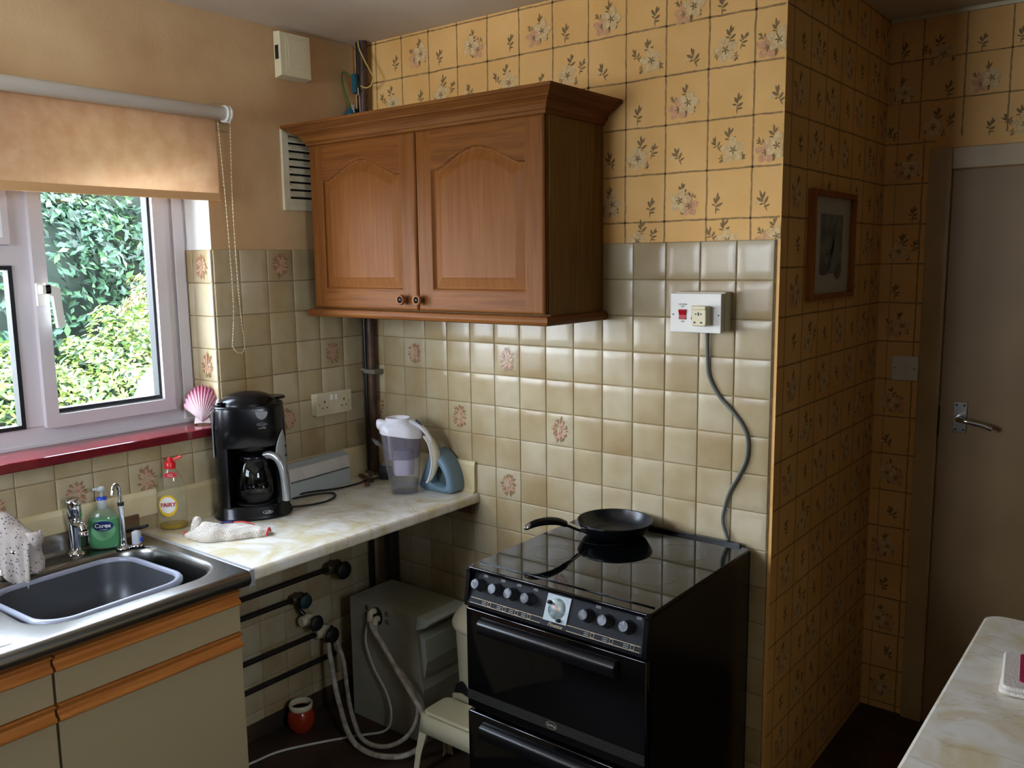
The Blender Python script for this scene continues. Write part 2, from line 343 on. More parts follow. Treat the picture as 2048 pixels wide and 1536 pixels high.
def spray(mb, F, cx, cy, s=1.38, h=.0071):
    # oval bunch of small rose and olive leaves printed on a tile
    for k in range(26):
        a = 2*PI*k/26+rnd(-.1, .1); rx, ry = .020*s, .031*s; q = rnd(.55, .95)
        leafpoly(mb, F, cx+rx*q*.75*math.cos(a), cy+ry*q*.75*math.sin(a), rnd(.009, .014)*s, .0048*s, a+rnd(-.3, .3), random.choice((1, 1, 2)), h+.00003*k)
    for k in range(12):
        a = 2*PI*k/12; leafpoly(mb, F, cx+.008*s*math.cos(a), cy+.013*s*math.sin(a), .011*s, .0055*s, a+rnd(-.4, .4), random.choice((2, 3, 3)), h+.001)
    for cx2, cy2 in ((0, -.008), (.004, .008)):
        for k in range(6): leafpoly(mb, F, cx+cx2*s, cy+cy2*s, .0085*s, .005*s, 2*PI*k/6, 3, h+.0013)
        leafpoly(mb, F, cx+cx2*s-.0018, cy+cy2*s, .004*s, .0035*s, 0, 2, h+.0016)
def finish_tiles(mb, tones, name, parent):
    o = mb.build(name, [M_tile, M_tleaf, M_tpink, M_tlight, M_grout], parent)
    at = o.data.attributes.new('tone', 'FLOAT', 'FACE'); vals = [0.0]*len(o.data.polygons)
    for a, b, t in tones:
        for i in range(a, b): vals[i] = t
    at.data.foreach_set('value', vals); return o
mb = MB(); tn = []
mb.box(0, 15*T+.002, -.0028, 0, FZ, TT, 4)
for j in range(15):
    for r in range(16): tile(mb, Fb, j*T, (j+1)*T, max(TT-(r+1)*T, FZ), TT-r*T, tn)
for a, r in ((2.5, 3.5), (6.5, 3.5), (4.5, 5.5), (8.5, 5.5), (6.5, 7.5), (.62, 5.5)): spray(mb, Fb, a*T+.002, TT-r*T)
finish_tiles(mb, tn, 'wall_tiling', wall_back)
mb = MB(); tn = []
Fl = Face((0, 0, 0), (0, 1, 0), (0, 0, 1), (1, 0, 0)); Fv = Face((0, WY1, 0), (-1, 0, 0), (0, 0, 1), (0, -1, 0))
TL = TT-.0; YO = -.006
mb.box(0, .0028, YB, 0, FZ+.05, WZ0-.03, 4).box(0, .0028, WY1, 0, WZ0-.03, TT, 4).box(-.15, 0, WY1-.0028, WY1, WZ0, TT, 4)
for j in range(29):
    for r in range(16):
        y1 = YO-j*T if j else 0; y0 = YO-(j+1)*T; z1 = TL-r*T; z0 = max(z1-T, FZ+.05)
        if y1 > WY1 and y0 < WY1 and z1 > WZ0-.01: tile(mb, Fl, WY1, y1, z0, z1, tn)
        elif y0 >= WY1: tile(mb, Fl, y0, y1, z0, z1, tn)
        elif z1 <= WZ0-.03: tile(mb, Fl, y0, y1, z0, z1, tn)
        elif z0 < WZ0-.03: tile(mb, Fl, y0, y1, z0, WZ0-.03, tn)
for r in range(6):
    z1 = TL-r*T; z0 = max(z1-T, WZ0); tile(mb, Fv, 0, T, z0, z1, tn); tile(mb, Fv, T, .15, z0, z1, tn)
for a, r in ((3.5, .5), (1.5, 3.5), (3.5, 5.5), (8.5, 6.5), (10.5, 6.5), (12.5, 6.5)): spray(mb, Fl, YO-a*T, TL-r*T)
for r in (.5, 3.5): spray(mb, Fv, T*.5, TL-r*T)
finish_tiles(mb, tn, 'wall_tiling', wall_left)

# ------------------------------------------------------------------ window
XF = -.145      # room face of the frame
win = tag(bpy.data.objects.new('window_1', None), kind='structure'); COL.objects.link(win); win.location = (XF, (WY0+WY1)/2, WZ0)
def framebox(mb, y0, y1, z0, z1, w_, x0, x1, mtr=0):
    # mitred frame in the y-z plane
    o = [(y0, z0), (y1, z0), (y1, z1), (y0, z1)]; i = [(y0+w_, z0+w_), (y1-w_, z0+w_), (y1-w_, z1-w_), (y0+w_, z1-w_)]
    for k in range(4):
        q = (k+1) % 4; mb.prism([o[k], o[q], i[q], i[k]], 'x', x0, x1, mtr)
MY = [-1.170, -1.82]   # mullions
f = MB(); framebox(f, WY0, WY1, WZ0, WZ1, .055, XF-.06, XF); f.box(XF-.06, XF, WY1-.086, WY1-.05, WZ0+.05, WZ1-.05)
for y in MY: f.box(XF-.06, XF, y-.028, y+.028, WZ0+.05, WZ1-.05)
f.box(XF-.06, XF, MY[1]+.02, MY[0]-.02, 1.715, 1.775)
f.build('window_frame', M_upvc, win, bevel=.004)
MB().box(XF, XF+.010, WY1-.050, WY1-.012, WZ0, WZ1).box(XF, XF+.016, WY0, WY1-.002, WZ0-.004, WZ0+.010).build('cover_strip', M_upvc, win, bevel=.003)
def pane(y0, y1, z0, z1, g=.012, par=win, mt=None):
    s = MB(); framebox(s, y0-.001, y1+.001, z0-.001, z1+.001, g, XF-.03, XF+.004); s.build('gasket', M_gasket, par)
    MB().box(XF-.024, XF-.02, y0, y1, z0, z1).build('pane', mt or M_pane, par)
def sash(y0, y1, z0, z1, hy=None):
    s = MB(); framebox(s, y0, y1, z0, z1, .038, XF-.03, XF+.02); so = s.build('sash', M_upvc, win, bevel=.005)
    pane(y0+.034, y1-.036, z0+.042, z1-.036, par=so)
    if hy:
        h = MB().box(XF+.02, XF+.032, hy-.012, hy+.012, 1.60, 1.665); h.box(XF+.03, XF+.062, hy-.009, hy+.014, 1.635, 1.66)
        h.prism([(hy+.0, 1.665), (hy+.04, 1.650), (hy+.046, 1.54), (hy+.026, 1.535), (hy+.018, 1.628), (hy, 1.635)], 'x', XF+.045, XF+.062)
        h.box(XF+.0622, XF+.0626, hy+.000, hy+.014, 1.641, 1.655, 1)
        h.build('handle', [M_white, M_gasket], so, bevel=.003)
sash(MY[0]+.024, WY1-.086, WZ0+.048, WZ1-.048, MY[0]+.036)
sash(WY0+.048, MY[1]-.022, WZ0+.048, WZ1-.048)
pane(MY[1]+.028, MY[0]-.028, WZ0+.055, 1.715)
M_frost = glassy('frosted_pane', (200, 205, 205), alpha_col=((150, 152, 150), .75), rough=.4)
sv = MB(); framebox(sv, MY[1]+.03, MY[0]-.028, 1.775, WZ1-.055, .018, XF-.03, XF+.012); sv.build('fanlight_sash', M_upvc, win, bevel=.003)
MB().box(XF-.024, XF-.018, MY[1]+.045, MY[0]-.045, 1.79, WZ1-.07).build('pane', M_frost, win)
s = MB().box(XF-.05, .03, WY0-.0, WY1-.003, WZ0-.03, WZ0-.002); s.build('window_sill', M_sill, win, bevel=.004)

# ------------------------------------------------------------------ door in the far wall
dr = tag(bpy.data.objects.new('door_1', None), kind='structure'); COL.objects.link(dr); dr.location = (2.2, FY, FZ)
M_gloss = mat('cream_gloss_paint', (190, 164, 120), .4, rgb2=(170, 144, 100), nscale=3)
M_doorp = mat('cream_door_paint', (158, 128, 86), .5, rgb2=(146, 116, 76), nscale=3)
DX0, DX1, DZ = 1.778, 2.68, 2.062
MB().box(DX0, DX0+.07, FY-.02, FY, FZ, DZ).box(DX1-.07, DX1, FY-.02, FY, FZ, DZ).box(DX0+.07, DX1-.07, FY-.02, FY, DZ-.07, DZ).build('door_frame', M_gloss, dr, bevel=.003)
MB().box(DX0+.072, DX1-.072, FY-.008, FY, FZ+.005, DZ-.072).build('door_panel', M_doorp, dr, bevel=.002)
hx, hz = 1.915, 1.168
hp = MB().box(hx-.021, hx+.021, FY-.013, FY-.0081, hz-.052, hz+.052)
for a in (-.012, .012):
    for b in (-.042, .042): hp.lathe([(.004, .0), (.004, .0012)], (hx+a, FY-.0131, hz+b), 10, 1, 'y')
plate = hp.build('handle_plate', [M_steel, M_gasket], dr, bevel=.001)
MB().lathe([(.010, 0), (.009, .03), (.008, .045)], (hx, FY-.013, hz), 14, 0, 'y').tube([(hx, FY-.055, hz), (hx+.03, FY-.062, hz-.004), (hx+.075, FY-.06, hz-.012), (hx+.105, FY-.058, hz-.022)], [.009, .008, .008, .009], 10, 0, 6).build('lever', M_chrome, plate)
MB().box(DX0+.0705, DX0+.0715, FY-.0205, FY-.004, 1.10, 1.20).build('latch_plate', M_gasket, dr)

gd = tag(bpy.data.objects.new('added_rear_window', None), kind='structure'); COL.objects.link(gd); gd.location = ((FX0+FX1)/2, YB, FZ0)  # added behind the camera only to let more skylight in
q = MB()
for x in (FX0, (FX0+FX1)/2-.03, FX1-.06): q.box(x, x+.06, YB-.1, YB-.04, FZ0, FZ1)
q.box(FX0, FX1, YB-.1, YB-.04, FZ0, FZ0+.06).box(FX0, FX1, YB-.1, YB-.04, FZ1-.06, FZ1); q.build('window_frame', M_upvc, gd)
MB().box(FX0, FX1, YB-.075, YB-.07, FZ0, FZ1).build('pane', M_pane, gd)

# ------------------------------------------------------------------ wall cabinet
def wood(name, a, b, axis='z', rough=.48):
    st = {'z': (22, 22, 1.1), 'x': (1.1, 22, 22), 'y': (22, 1.1, 22)}[axis]
    return mat(name, a, rough, rgb2=b, nscale=3.2, nstretch=st, ramp=(.35, .68), bump=.05, bscale=6, detail=7, distort=.6, spec=.12)
M_oakv = wood('oak_vertical_grain', (124, 76, 32), (104, 60, 24)); M_oakh = wood('oak_horizontal_grain', (124, 76, 32), (102, 58, 24), 'x')
M_oaky = wood('oak_end_grain', (116, 68, 34), (96, 54, 24), 'y'); M_oakpanel = wood('oak_panel_veneer', (128, 80, 36), (114, 67, 28))
M_oakdark = wood('oak_molding_dark', (158, 100, 60), (128, 78, 46), 'x'); M_side = wood('cabinet_side_veneer', (120, 88, 42), (100, 70, 30), rough=.45)
CX0, CX1, CY, CB, CT = .088, 1.083, -.285, 1.556, 2.112
cab = thing('wall_cabinet', 'oak kitchen cabinet with two arched doors hung on the wall in the corner', 'cupboard', ((CX0+CX1)/2, 0, CB))
c = MB().box(CX0, CX0+.016, CY, -.055, CB, CT).box(CX1-.016, CX1, CY, -.0075, CB, CT).box(CX0+.016, CX1-.016, CY, -.066, CB, CB+.016).box(CX0+.016, CX1-.016, CY, -.066, CT-.016, CT).box(CX0+.016, CX1-.016, -.066, -.056, CB, CT)
c.build('carcass', M_side, cab)
def arch_door(x0, x1, z0, z1, yf, parent, th=.02, back=None):
    W, H = x1-x0, z1-z0; a = .066; b = .068; nx, nz = 84, 116
    def top(u):
        t = (u-W/2)/(W/2-a); t = max(-1, min(1, t)); base = H-.122
        s_ = abs(t); k = 0 if s_ > .88 else (.5+.5*math.cos(PI*s_/.88))**.66; return base+.056*k
    def hgt(u, v):
        d = min(u-a, W-a-u, v-b, (top(u)-v)*.93)
        if d < -.007: h = 0
        elif d < -.001: q = (d+.007)/.006; h = .0016*math.sin(PI*q)-.001*q
        elif d < .004: h = -.0095
        elif d < .034: q = (d-.004)/.030; h = -.0095+.0082*q
        else: h = -.0008
        e = min(u, W-u, v, H-v)
        if e < .006: h -= .006*(1-e/.006)**2
        return h, d
    us = [W*i/nx for i in range(nx+1)]; vs = [H*i/nz for i in range(nz+1)]
    for e in (a-.007, a-.001, a+.004, a+.034): us += [e, W-e, e-.0005, W-e+.0005]
    for e in (b-.007, b-.001, b+.004, b+.034): vs += [e, e-.0005]
    us += [.003, W-.003]; vs += [.003, H-.003]; us = sorted(set(us)); vs = sorted(set(vs))
    fm, pm = MB(), MB(); P = [[(x0+u, yf-hgt(u, v)[0], z0+v) for u in us] for v in vs]; n = len(us)
    flat = [p for r in P for p in r]; ff = {0: [], 1: [], 2: []}
    for i in range(len(vs)-1):
        for j in range(n-1):
            u, v = (us[j]+us[j+1])/2, (vs[i]+vs[i+1])/2; d = hgt(u, v)[1]
            k = 2 if d > .0 else (1 if (a < u < W-a) else 0)
            ff[k].append((i*n+j, i*n+j+1, (i+1)*n+j+1, (i+1)*n+j))
    m = MB(); m.add(flat, [], 0)
    for k in (0, 1):
        for q in ff[k]: m.f.append(list(q)); m.m.append(k); m.sm.append(True)
    m.box(x0, x1, yf+.0125, yf+th, z0, z1, 0)
    d = m.build('door', [M_oakv, M_oakh], parent)
    p = MB(); used = sorted({i for q in ff[2] for i in q}); mp = {o: i for i, o in enumerate(used)}
    p.add([flat[i] for i in used], [tuple(mp[i] for i in q) for q in ff[2]], 0, True); p.build('raised_panel', M_oakpanel, d)
    return d
M_knob = wood('turned_knob', (150, 98, 62), (118, 72, 44)); M_knobdark = mat('knob_dark_centre', (48, 34, 26), .35)
def knob(x, z, y, par):
    k = MB(); k.lathe([(.007, 0), (.006, .006), (.008, .010), (.0165, .013), (.0175, .018), (.0150, .024), (.0105, .0235)], (x, y, z), 20, 0, 'y')
    k.lathe([(.0105, .0235), (.009, .021), (.006, .0235), (.0, .0255)], (x, y, z), 16, 1, 'y'); k.build('knob', [M_knob, M_knobdark], par)
mid = .590
d1 = arch_door(CX0+.002, mid-.002, CB+.004, CT-.004, CY-.022, cab); knob(mid-.060, 1.594, CY-.022, d1)
d2 = arch_door(mid+.002, CX1-.004, CB+.004, CT-.004, CY-.022, cab); knob(mid+.012, 1.594, CY-.022, d2)
def mould(mb, prof, xl, xr, yb, yf, mf, ms):
    # profile = list of (outward, z); runs left return (open), front, right return with mitred corners
    A = []
    for o_, z in prof: A.append([(xl-o_, yb, z), (xl-o_, yf-o_, z), (xr+o_, yf-o_, z), (xr+o_, yb, z)])
    for i in range(len(A)-1):
        for k in range(3): mb.add([A[i][k], A[i][k+1], A[i+1][k+1], A[i+1][k]], [(0, 1, 2, 3)], mf if k == 1 else ms)
cr = MB(); prof = [(0, CT-.006), (.006, CT-.004), (.008, CT+.004), (.012, CT+.006), (.014, CT+.010), (.017, CT+.018), (.024, CT+.026), (.034, CT+.032), (.040, CT+.034), (.043, CT+.038), (.054, CT+.046), (.062, CT+.052), (.066, CT+.053), (.066, CT+.062), (0, CT+.062), (0, CT-.006)]
mould(cr, prof, CX0, CX1, -.008, CY-.020, 0, 1); cr.build('cornice', [M_oakh, M_oaky], cab, bevel=.0008, bseg=1)
pl = MB(); pp = [(-.015, CB), (.010, CB), (.0155, CB-.003), (.018, CB-.010), (.018, CB-.016), (.014, CB-.024), (.008, CB-.027), (-.015, CB-.027), (-.015, CB)]
mould(pl, pp, CX0, CX1, -.008, CY-.022, 0, 1); pl.build('pelmet', [M_oakh, M_oaky], cab)

# ------------------------------------------------------------------ worktops
def marble(name):
    m = mat(name, (216, 208, 186), .18); nt = m.node_tree; b = nt.nodes['Principled BSDF']
    t = nt.nodes.new('ShaderNodeTexCoord'); n = nt.nodes.new('ShaderNodeTexNoise'); n.inputs['Scale'].default_value = 7; n.inputs['Detail'].default_value = 5; n.inputs['Distortion'].default_value = 1.6
    nt.links.new(t.outputs['Object'], n.inputs['Vector'])
    cr = nt.nodes.new('ShaderNodeValToRGB'); e = cr.color_ramp.elements; e[0].position = .38; e[0].color = s2l((232, 228, 218)); e[1].position = .66; e[1].color = s2l((210, 196, 156))
    q = cr.color_ramp.elements.new(.5); q.color = s2l((222, 215, 198)); nt.links.new(n.outputs['Fac'], cr.inputs[0])
    v = nt.nodes.new('ShaderNodeTexNoise'); v.inputs['Scale'].default_value = 2.2; v.inputs['Detail'].default_value = 3; v.inputs['Distortion'].default_value = 2.2
    mp = nt.nodes.new('ShaderNodeMapping'); mp.inputs['Rotation'].default_value = (0, 0, .7); mp.inputs['Scale'].default_value = (1, 2.2, 1); nt.links.new(t.outputs['Object'], mp.inputs[0]); nt.links.new(mp.outputs[0], v.inputs['Vector'])
    a = nt.nodes.new('ShaderNodeMath'); a.operation = 'SUBTRACT'; a.inputs[1].default_value = .5; nt.links.new(v.outputs['Fac'], a.inputs[0])
    ab = nt.nodes.new('ShaderNodeMath'); ab.operation = 'ABSOLUTE'; nt.links.new(a.outputs[0], ab.inputs[0])
    mr = nt.nodes.new('ShaderNodeMapRange'); mr.inputs[1].default_value = 0; mr.inputs[2].default_value = .016; mr.inputs[3].default_value = .32; mr.inputs[4].default_value = 0; nt.links.new(ab.outputs[0], mr.inputs[0])
    mx = nt.nodes.new('ShaderNodeMix'); mx.data_type = 'RGBA'; nt.links.new(mr.outputs[0], mx.inputs[0]); nt.links.new(cr.outputs[0], mx.inputs[6]); mx.inputs[7].default_value = s2l((176, 150, 104))
    nt.links.new(mx.outputs[2], b.inputs['Base Color']); return m
M_marble = marble('marble_laminate'); M_upst = mat('cream_upstand', (214, 200, 162), .4, rgb2=(194, 176, 132), nscale=6)
ZW = .90
wt = thing('worktop', 'marble patterned laminate worktop in the corner under the wall cabinet', 'worktop', (.28, -.48, ZW-.04))
XE = .572
def wtop_profile(xe):   # front edge rolled over, seen along y
    p = [(.0075, ZW-.036), (.0075, ZW)]
    for k in range(7): a = R(90-15*k); p.append((xe-.012+.012*math.cos(a), ZW-.012+.012*math.sin(a)))
    for k in range(5): a = R(-22.5*k); p.append((xe-.010+.010*math.cos(a), ZW-.026+.010*math.sin(a)))
    return p
w_ = MB(); pr = wtop_profile(XE); w_.loft([[(p[0], y, p[1]) for p in pr] for y in (-.957, -.0075)], 0, True, True)
wo = w_.build('top', M_marble, wt)
for p in wo.data.polygons: p.use_smooth = abs(p.normal.x) > .02 and abs(p.normal.y) < .5
u = MB(); up = [(.0077, ZW), (.030, ZW), (.024, ZW+.004), (.020, ZW+.012), (.019, ZW+.100), (.015, ZW+.112), (.0077, ZW+.114)]
u.loft([[(p[0], y, p[1]) for p in up] for y in (-.9, -.0075)], 0, True, False)
u.loft([[(x, -p[0], p[1]+.0) for p in up] for x in (.0077, .560)], 0, True, False); u.build('upstand', M_upst, wt)
lone(MB().box(XE-.6+.045, XE+.004, -.966, -.952, ZW-.001, ZW+.0022).box(XE+.0015, XE+.006, -.968, -.950, ZW-.044, ZW+.002), 'joint_strip', mat('pale_aluminium', (196, 198, 200), .3, metal=.5), 'thin metal strip joining the sink top to the worktop', 'joint strip', (.3, -.96, ZW), bevel=.001)
bt = MB().box(.10, .55, -.028, -.0075, ZW-.075, ZW-.0365); lone(bt, 'shelf_batten', mat('dark_batten', (92, 62, 38), .7), 'brown wooden batten under the end of the worktop by the tiled wall', 'batten', (.3, -.018, ZW-.075))

# ------------------------------------------------------------------ sink unit
sk = thing('sink_unit', 'stainless steel sink and drainer under the window', 'sink', (.3, -1.5, ZW-.04))
SX1, SY1, SY0 = .585, -.968, -2.35
BZ = -.165; bx0, bx1, by0, by1 = .120, .512, -1.478, -1.005; br = .095
def sinktop():
    m = MB(); N = 12
    hole = rrect(bx0, bx1, by0, by1, br, N); n = len(hole)
    rim = []
    for k, (d, z) in enumerate(((-.016, .0018), (-.010, .0012), (-.005, -.001), (0, -.006), (.003, -.016), (.006, -.03), (.016, BZ+.04), (.024, BZ+.012), (.045, BZ))):
        rr_ = max(br-d, .02); rim.append([(p[0], p[1], ZW+z) for p in rrect(bx0+d, bx1-d, by0+d, by1-d, rr_, N)])
    # deck between outer rectangle and hole, radially connected
    x0, x1, y0, y1 = .045, SX1-.02, by0-.055, SY1
    outr = []
    for p in rim[0]:
        cx, cy = (bx0+bx1)/2, (by0+by1)/2; dx, dy = p[0]-cx, p[1]-cy
        t = min(((x1-cx)/dx if dx > 0 else (x0-cx)/dx) if abs(dx) > 1e-6 else 9, ((y1-cy)/dy if dy > 0 else (y0-cy)/dy) if abs(dy) > 1e-6 else 9); outr.append((cx+dx*t, cy+dy*t, ZW+.0018))
    corners = [(x1, y1), (x0, y1), (x0, y0), (x1, y0)]
    for c0 in corners:
        i = min(range(n), key=lambda k: (outr[k][0]-c0[0])**2+(outr[k][1]-c0[1])**2); outr[i] = (c0[0], c0[1], ZW+.0018)
    m.loft([outr]+rim, 0, False, True); m.add(rim[-1], [tuple(range(n))[::-1]], 0)
    return m
m = sinktop()
# rolled front edge, back upturn, drainer deck with pressed grooves
edge = [(SX1-.02, ZW+.0018), (SX1-.008, ZW+.0012), (SX1-.001, ZW-.004), (SX1+.003, ZW-.013), (SX1+.003, ZW-.024), (SX1-.002, ZW-.034), (SX1-.010, ZW-.040), (SX1-.02, ZW-.040)]
m.loft([[(p[0], y, p[1]) for p in edge] for y in (SY0, SY1)], 0, False, True, closed=False)
m.add([(p[0], SY1, p[1]) for p in edge], [tuple(range(len(edge)))], 0)
back = [(.045, ZW+.0018), (.034, ZW+.006), (.028, ZW+.018), (.028, ZW+.060), (.0205, ZW+.062)]
m.loft([[(p[0], y, p[1]) for p in back] for y in (SY0, SY1)], 0, False, True, closed=False)
G = []; gy = by0-.055; ys = [gy-.0]+[gy-.004*k for k in range(1, 200)]; xs = [.045+(SX1-.065)*k/110 for k in range(111)]
def dz(x, y):
    yy = gy-y
    if yy < .012 or x < .09 or x > SX1-.045: return 0
    e = min(yy-.012, x-.09, SX1-.045-x); base = -.004*min(1, e/.01)
    xx = (x-.11) % .052; loc = abs(xx-.026)
    if e > .018: base += .0035*max(0, 1-(loc/.016)**4)*min(1, (e-.018)/.012)
    return base
for y in ys: G.append([(x, y, ZW+.0018+dz(x, y)) for x in xs])
m.grid(G, 0, True, flip=True)
m.build('sink_top', M_steel, sk)
MB().lathe([(.0, 0), (.014, 0), (.018, .002), (.0195, .004), (.0205, .002)], (bx0+.0045, -1.33, ZW-.034), 20, 0, 'x').build('overflow', M_blackmatt, sk)
MB().lathe([(0, .001), (.03, .001), (.036, .003), (.038, .0)], (.31, -1.24, ZW+BZ+.001), 24, 0).build('waste_outlet', M_chrome, sk)
u = MB(); up2 = [(.0077, ZW+.05), (.0205, ZW+.05), (.019, ZW+.110), (.015, ZW+.124), (.0077, ZW+.126)]
u.loft([[(p[0], y, p[1]) for p in up2] for y in (-2.35, -.9)], 0, True, False)
lone(u, 'upstand_strip', M_upst, 'cream strip along the wall behind the sink', 'upstand', (.015, -1.5, ZW+.05))

# base units
M_front = mat('cream_laminate_front', (156, 138, 102), .6, spec=.25); M_han = wood('oak_handle_profile', (186, 118, 56), (158, 92, 40), 'y')
def unit(name, y0, y1, label):
    b = thing(name, label, 'cupboard', (.3, (y0+y1)/2, FZ)); XB = .545
    MB().box(.05, XB, y0+.001, y0+.017, FZ, ZW-.18).box(.05, XB, y1-.017, y1-.001, FZ, ZW-.18).box(.52, XB, y0+.017, y1-.017, FZ, FZ+.11).box(.52, XB, y0+.001, y1-.001, ZW-.18, ZW-.042).build('carcass', M_front, b)
    def front(nm, z0, z1):
        d = MB().box(XB, .562, y0+.002, y1-.002, z0, z1-.040).build(nm, M_front, b, bevel=.001)
        h = MB(); t = z1
        prof = [(.546, t-.040), (.568, t-.040), (.571, t-.036), (.571, t-.031), (.566, t-.027), (.560, t-.022), (.558, t-.016), (.562, t-.009), (.571, t-.004), (.573, t), (.546, t)]
        h.loft([[(p[0], y, p[1]) for p in prof] for y in (y0+.002, y1-.002)], 0, True, False); h.build('handle', M_han, d)
    front('drawer', .738, .853); front('door', FZ+.11, .735)
    return b
unit('base_unit', -1.476, -.990, 'cream base unit with oak handle strips below the sink basin, the right one')
unit('base_unit', -1.962, -1.478, 'cream base unit with oak handle strips at the left edge below the drainer')

# ------------------------------------------------------------------ right hand counter
tc_ = thing('unseen_shade_block', 'unseen dark block added on the right hand counter to shade the recess', 'cupboard', (3.0, -.6, FZ))  # out of view; added to keep light from the right off the recess
MB().box(2.50, 3.49, -1.32, .2, ZW+.001, 2.35).box(2.88, 3.49, -1.32, .2, FZ, ZW+.001).build('carcass', mat('dark_shade_block', (58, 40, 26), .7), tc_)
rc = thing('counter_unit', 'pale marble topped counter at the right front corner', 'counter', (2.6, -.9, FZ))
m = MB(); o_ = rrect(2.188, 2.86, -1.65, -.118, .035, 8)
def inset(k, z): return [(p[0]-(p[0]-2.524)/.336*k, p[1]-(p[1]+.884)/.766*k, z) for p in o_]
m.loft([inset(.006, ZW-.038), inset(0, ZW-.032), inset(0, ZW-.010), inset(.0025, ZW-.003), inset(.008, ZW)], 0, True, True)
mt = m.build('counter_top', M_marble, rc)
for p in mt.data.polygons:
    if abs(p.normal.z) > .95: p.use_smooth = False
MB().box(2.215, 2.85, -1.63, -.14, FZ+.1, ZW-.038).box(2.26, 2.85, -1.6, -.18, FZ, FZ+.1).build('cabinet', M_front, rc)
fd = thing('folded_tea_towel', 'folded white and magenta cloth on the counter at the right edge', 'tea towel', (2.34, -.43, ZW))
M_cloth = mat('white_cotton', (214, 206, 196), .9, bump=.4, bscale=260); M_mag = mat('magenta_cotton', (160, 28, 62), .9, bump=.4, bscale=260)
for k, (a, b_) in enumerate(((0, .010), (.010, .020))):
    q = MB(); q.M = Matrix.Translation((2.345, -.435, ZW+.001)) @ Matrix.Rotation(R(4+3*k), 4, 'Z'); q.rbox(-.075, .075, -.09, .085, a, b_-.0005, .014, 0, 4, .004); q.build('folded_layer', M_cloth, fd)
q = MB(); q.M = Matrix.Translation((2.345, -.435, ZW+.0215)) @ Matrix.Rotation(R(7), 4, 'Z'); q.rbox(-.046, .075, -.058, .074, -.0008, .0014, .006, 0, 3, .0005); q.build('magenta_patch', M_mag, fd)

# ------------------------------------------------------------------ cooker
M_cook = mat('black_enamel', (9, 9, 10), .22); M_hob = mat('black_ceramic_glass', (6, 7, 8), .04, spec=.42); M_ring = mat('hob_ring_print', (58, 60, 60), .2)
M_cpan = mat('black_control_panel', (13, 13, 16), .5, rgb2=(19, 20, 24), nscale=60, spec=.12); M_gold = mat('gold_print', (150, 128, 84), .4); M_grey = mat('grey_print', (150, 150, 146), .5)
KX0, KX1, KY0, KY1, KZ = 1.030, 1.583, -.602, -.028, .905
ck = thing('electric_cooker', 'black freestanding electric cooker with ceramic hob against the tiles', 'cooker', ((KX0+KX1)/2, (KY0+KY1)/2, FZ))
m = MB(); sd = [(KY1, FZ+.02), (KY0+.012, FZ+.02), (KY0+.012, .79), (KY0-.012, .80), (KY0-.014, .818), (KY0-.002, .89), (KY0-.004, KZ-.004), (KY1, KZ-.004)]
m.prism(sd, 'x', KX0, KX0+.012); m.prism(sd, 'x', KX1-.012, KX1)
m.box(KX0, KX1, KY1-.01, KY1, FZ+.02, KZ-.004).box(KX0+.012, KX1-.012, KY0+.03, KY1-.01, FZ+.02, .79).box(KX0+.012, KX1-.012, KY0+.05, KY1-.01, .79, KZ-.02)
m.build('body', M_cook, ck, bevel=.003)
h = MB(); h.rbox(KX0-.001, KX1+.001, KY0+.002, KY1, KZ-.012, KZ, .010, 0, 4, .003); h.rbox(KX0+.01, KX1-.01, KY0+.042, KY0+.046, KZ-.002, KZ+.0032, .0015, 0, 2, .0005)
h.box(KX0+.05, KX1-.03, KY1-.006, KY1+.008, KZ-.002, KZ+.008, 1)
h.box(KX0+.012, KX1-.012, KY0+.0405, KY0+.0412, KZ, KZ+.0002, 1).box(KX0+.012, KX1-.012, KY0+.060, KY0+.0608, KZ, KZ+.0002, 1)
hob = h.build('hob', [M_hob, M_cook], ck)
def ring(cx, cy, r):
    q = MB(); L = []
    for rr_ in (r, r-.0022): L.append([(cx+rr_*math.cos(2*PI*k/56), cy+rr_*math.sin(2*PI*k/56), KZ+.0003) for k in range(56)])
    q.loft(L, 0, False, False); q.build('cooking_zone_ring', M_ring, hob)
for a in ((1.158, -.385, .073), (1.158, -.385, .055), (1.448, -.365, .083), (1.44, -.175, .072), (1.195, -.175, .083)): ring(*a)
# slanted control panel
cp = MB(); P0 = Vector((0, KY0-.012, .815)); P1 = Vector((0, KY0+.022, .893)); dn = (P1-P0).normalized(); nrm = Vector((0, -dn.z, dn.y))
cp.prism([(KY0-.014, .803), (KY0-.014, .812), (P0.y, P0.z), (P1.y, P1.z), (KY0+.05, .893), (KY0+.05, .80)], 'x', KX0+.012, KX1-.012)
cpo = cp.build('control_panel', M_cpan, ck, bevel=.001)
L_ = (P1-P0).length
def on_panel(x, t): return Vector((x, 0, 0))+P0+dn*(t*L_)
PMt = fr((1, 0, 0), tuple(dn), tuple(nrm))
PMt.invert_safe() if False else None
M_kn = mat('grey_black_knob', (40, 41, 46), .3); M_kt = mat('knob_face_grey', (104, 106, 114), .3, metal=.2)
for i, x in enumerate((1.072, 1.130, 1.182, 1.236, 1.412, 1.466, 1.524)):
    q = MB(); q.M = Matrix.Translation(on_panel(x, .56)) @ PMt.to_4x4()
    q.lathe([(.018, 0), (.0165, .004), (.0145, .006), (.0140, .024), (.0130, .027), (.0122, .028)], seg=22, m=0).lathe([(.0122, .028), (.009, .0272), (.0, .0276)], seg=22, m=1)
    q.box(-.0012, .0012, .004, .0125, .0265, .0288, 1); q.build('knob', [M_kn, M_kt], ck)
ckq = MB(); ckq.M = Matrix.Translation(on_panel(1.322, .50)) @ PMt.to_4x4()
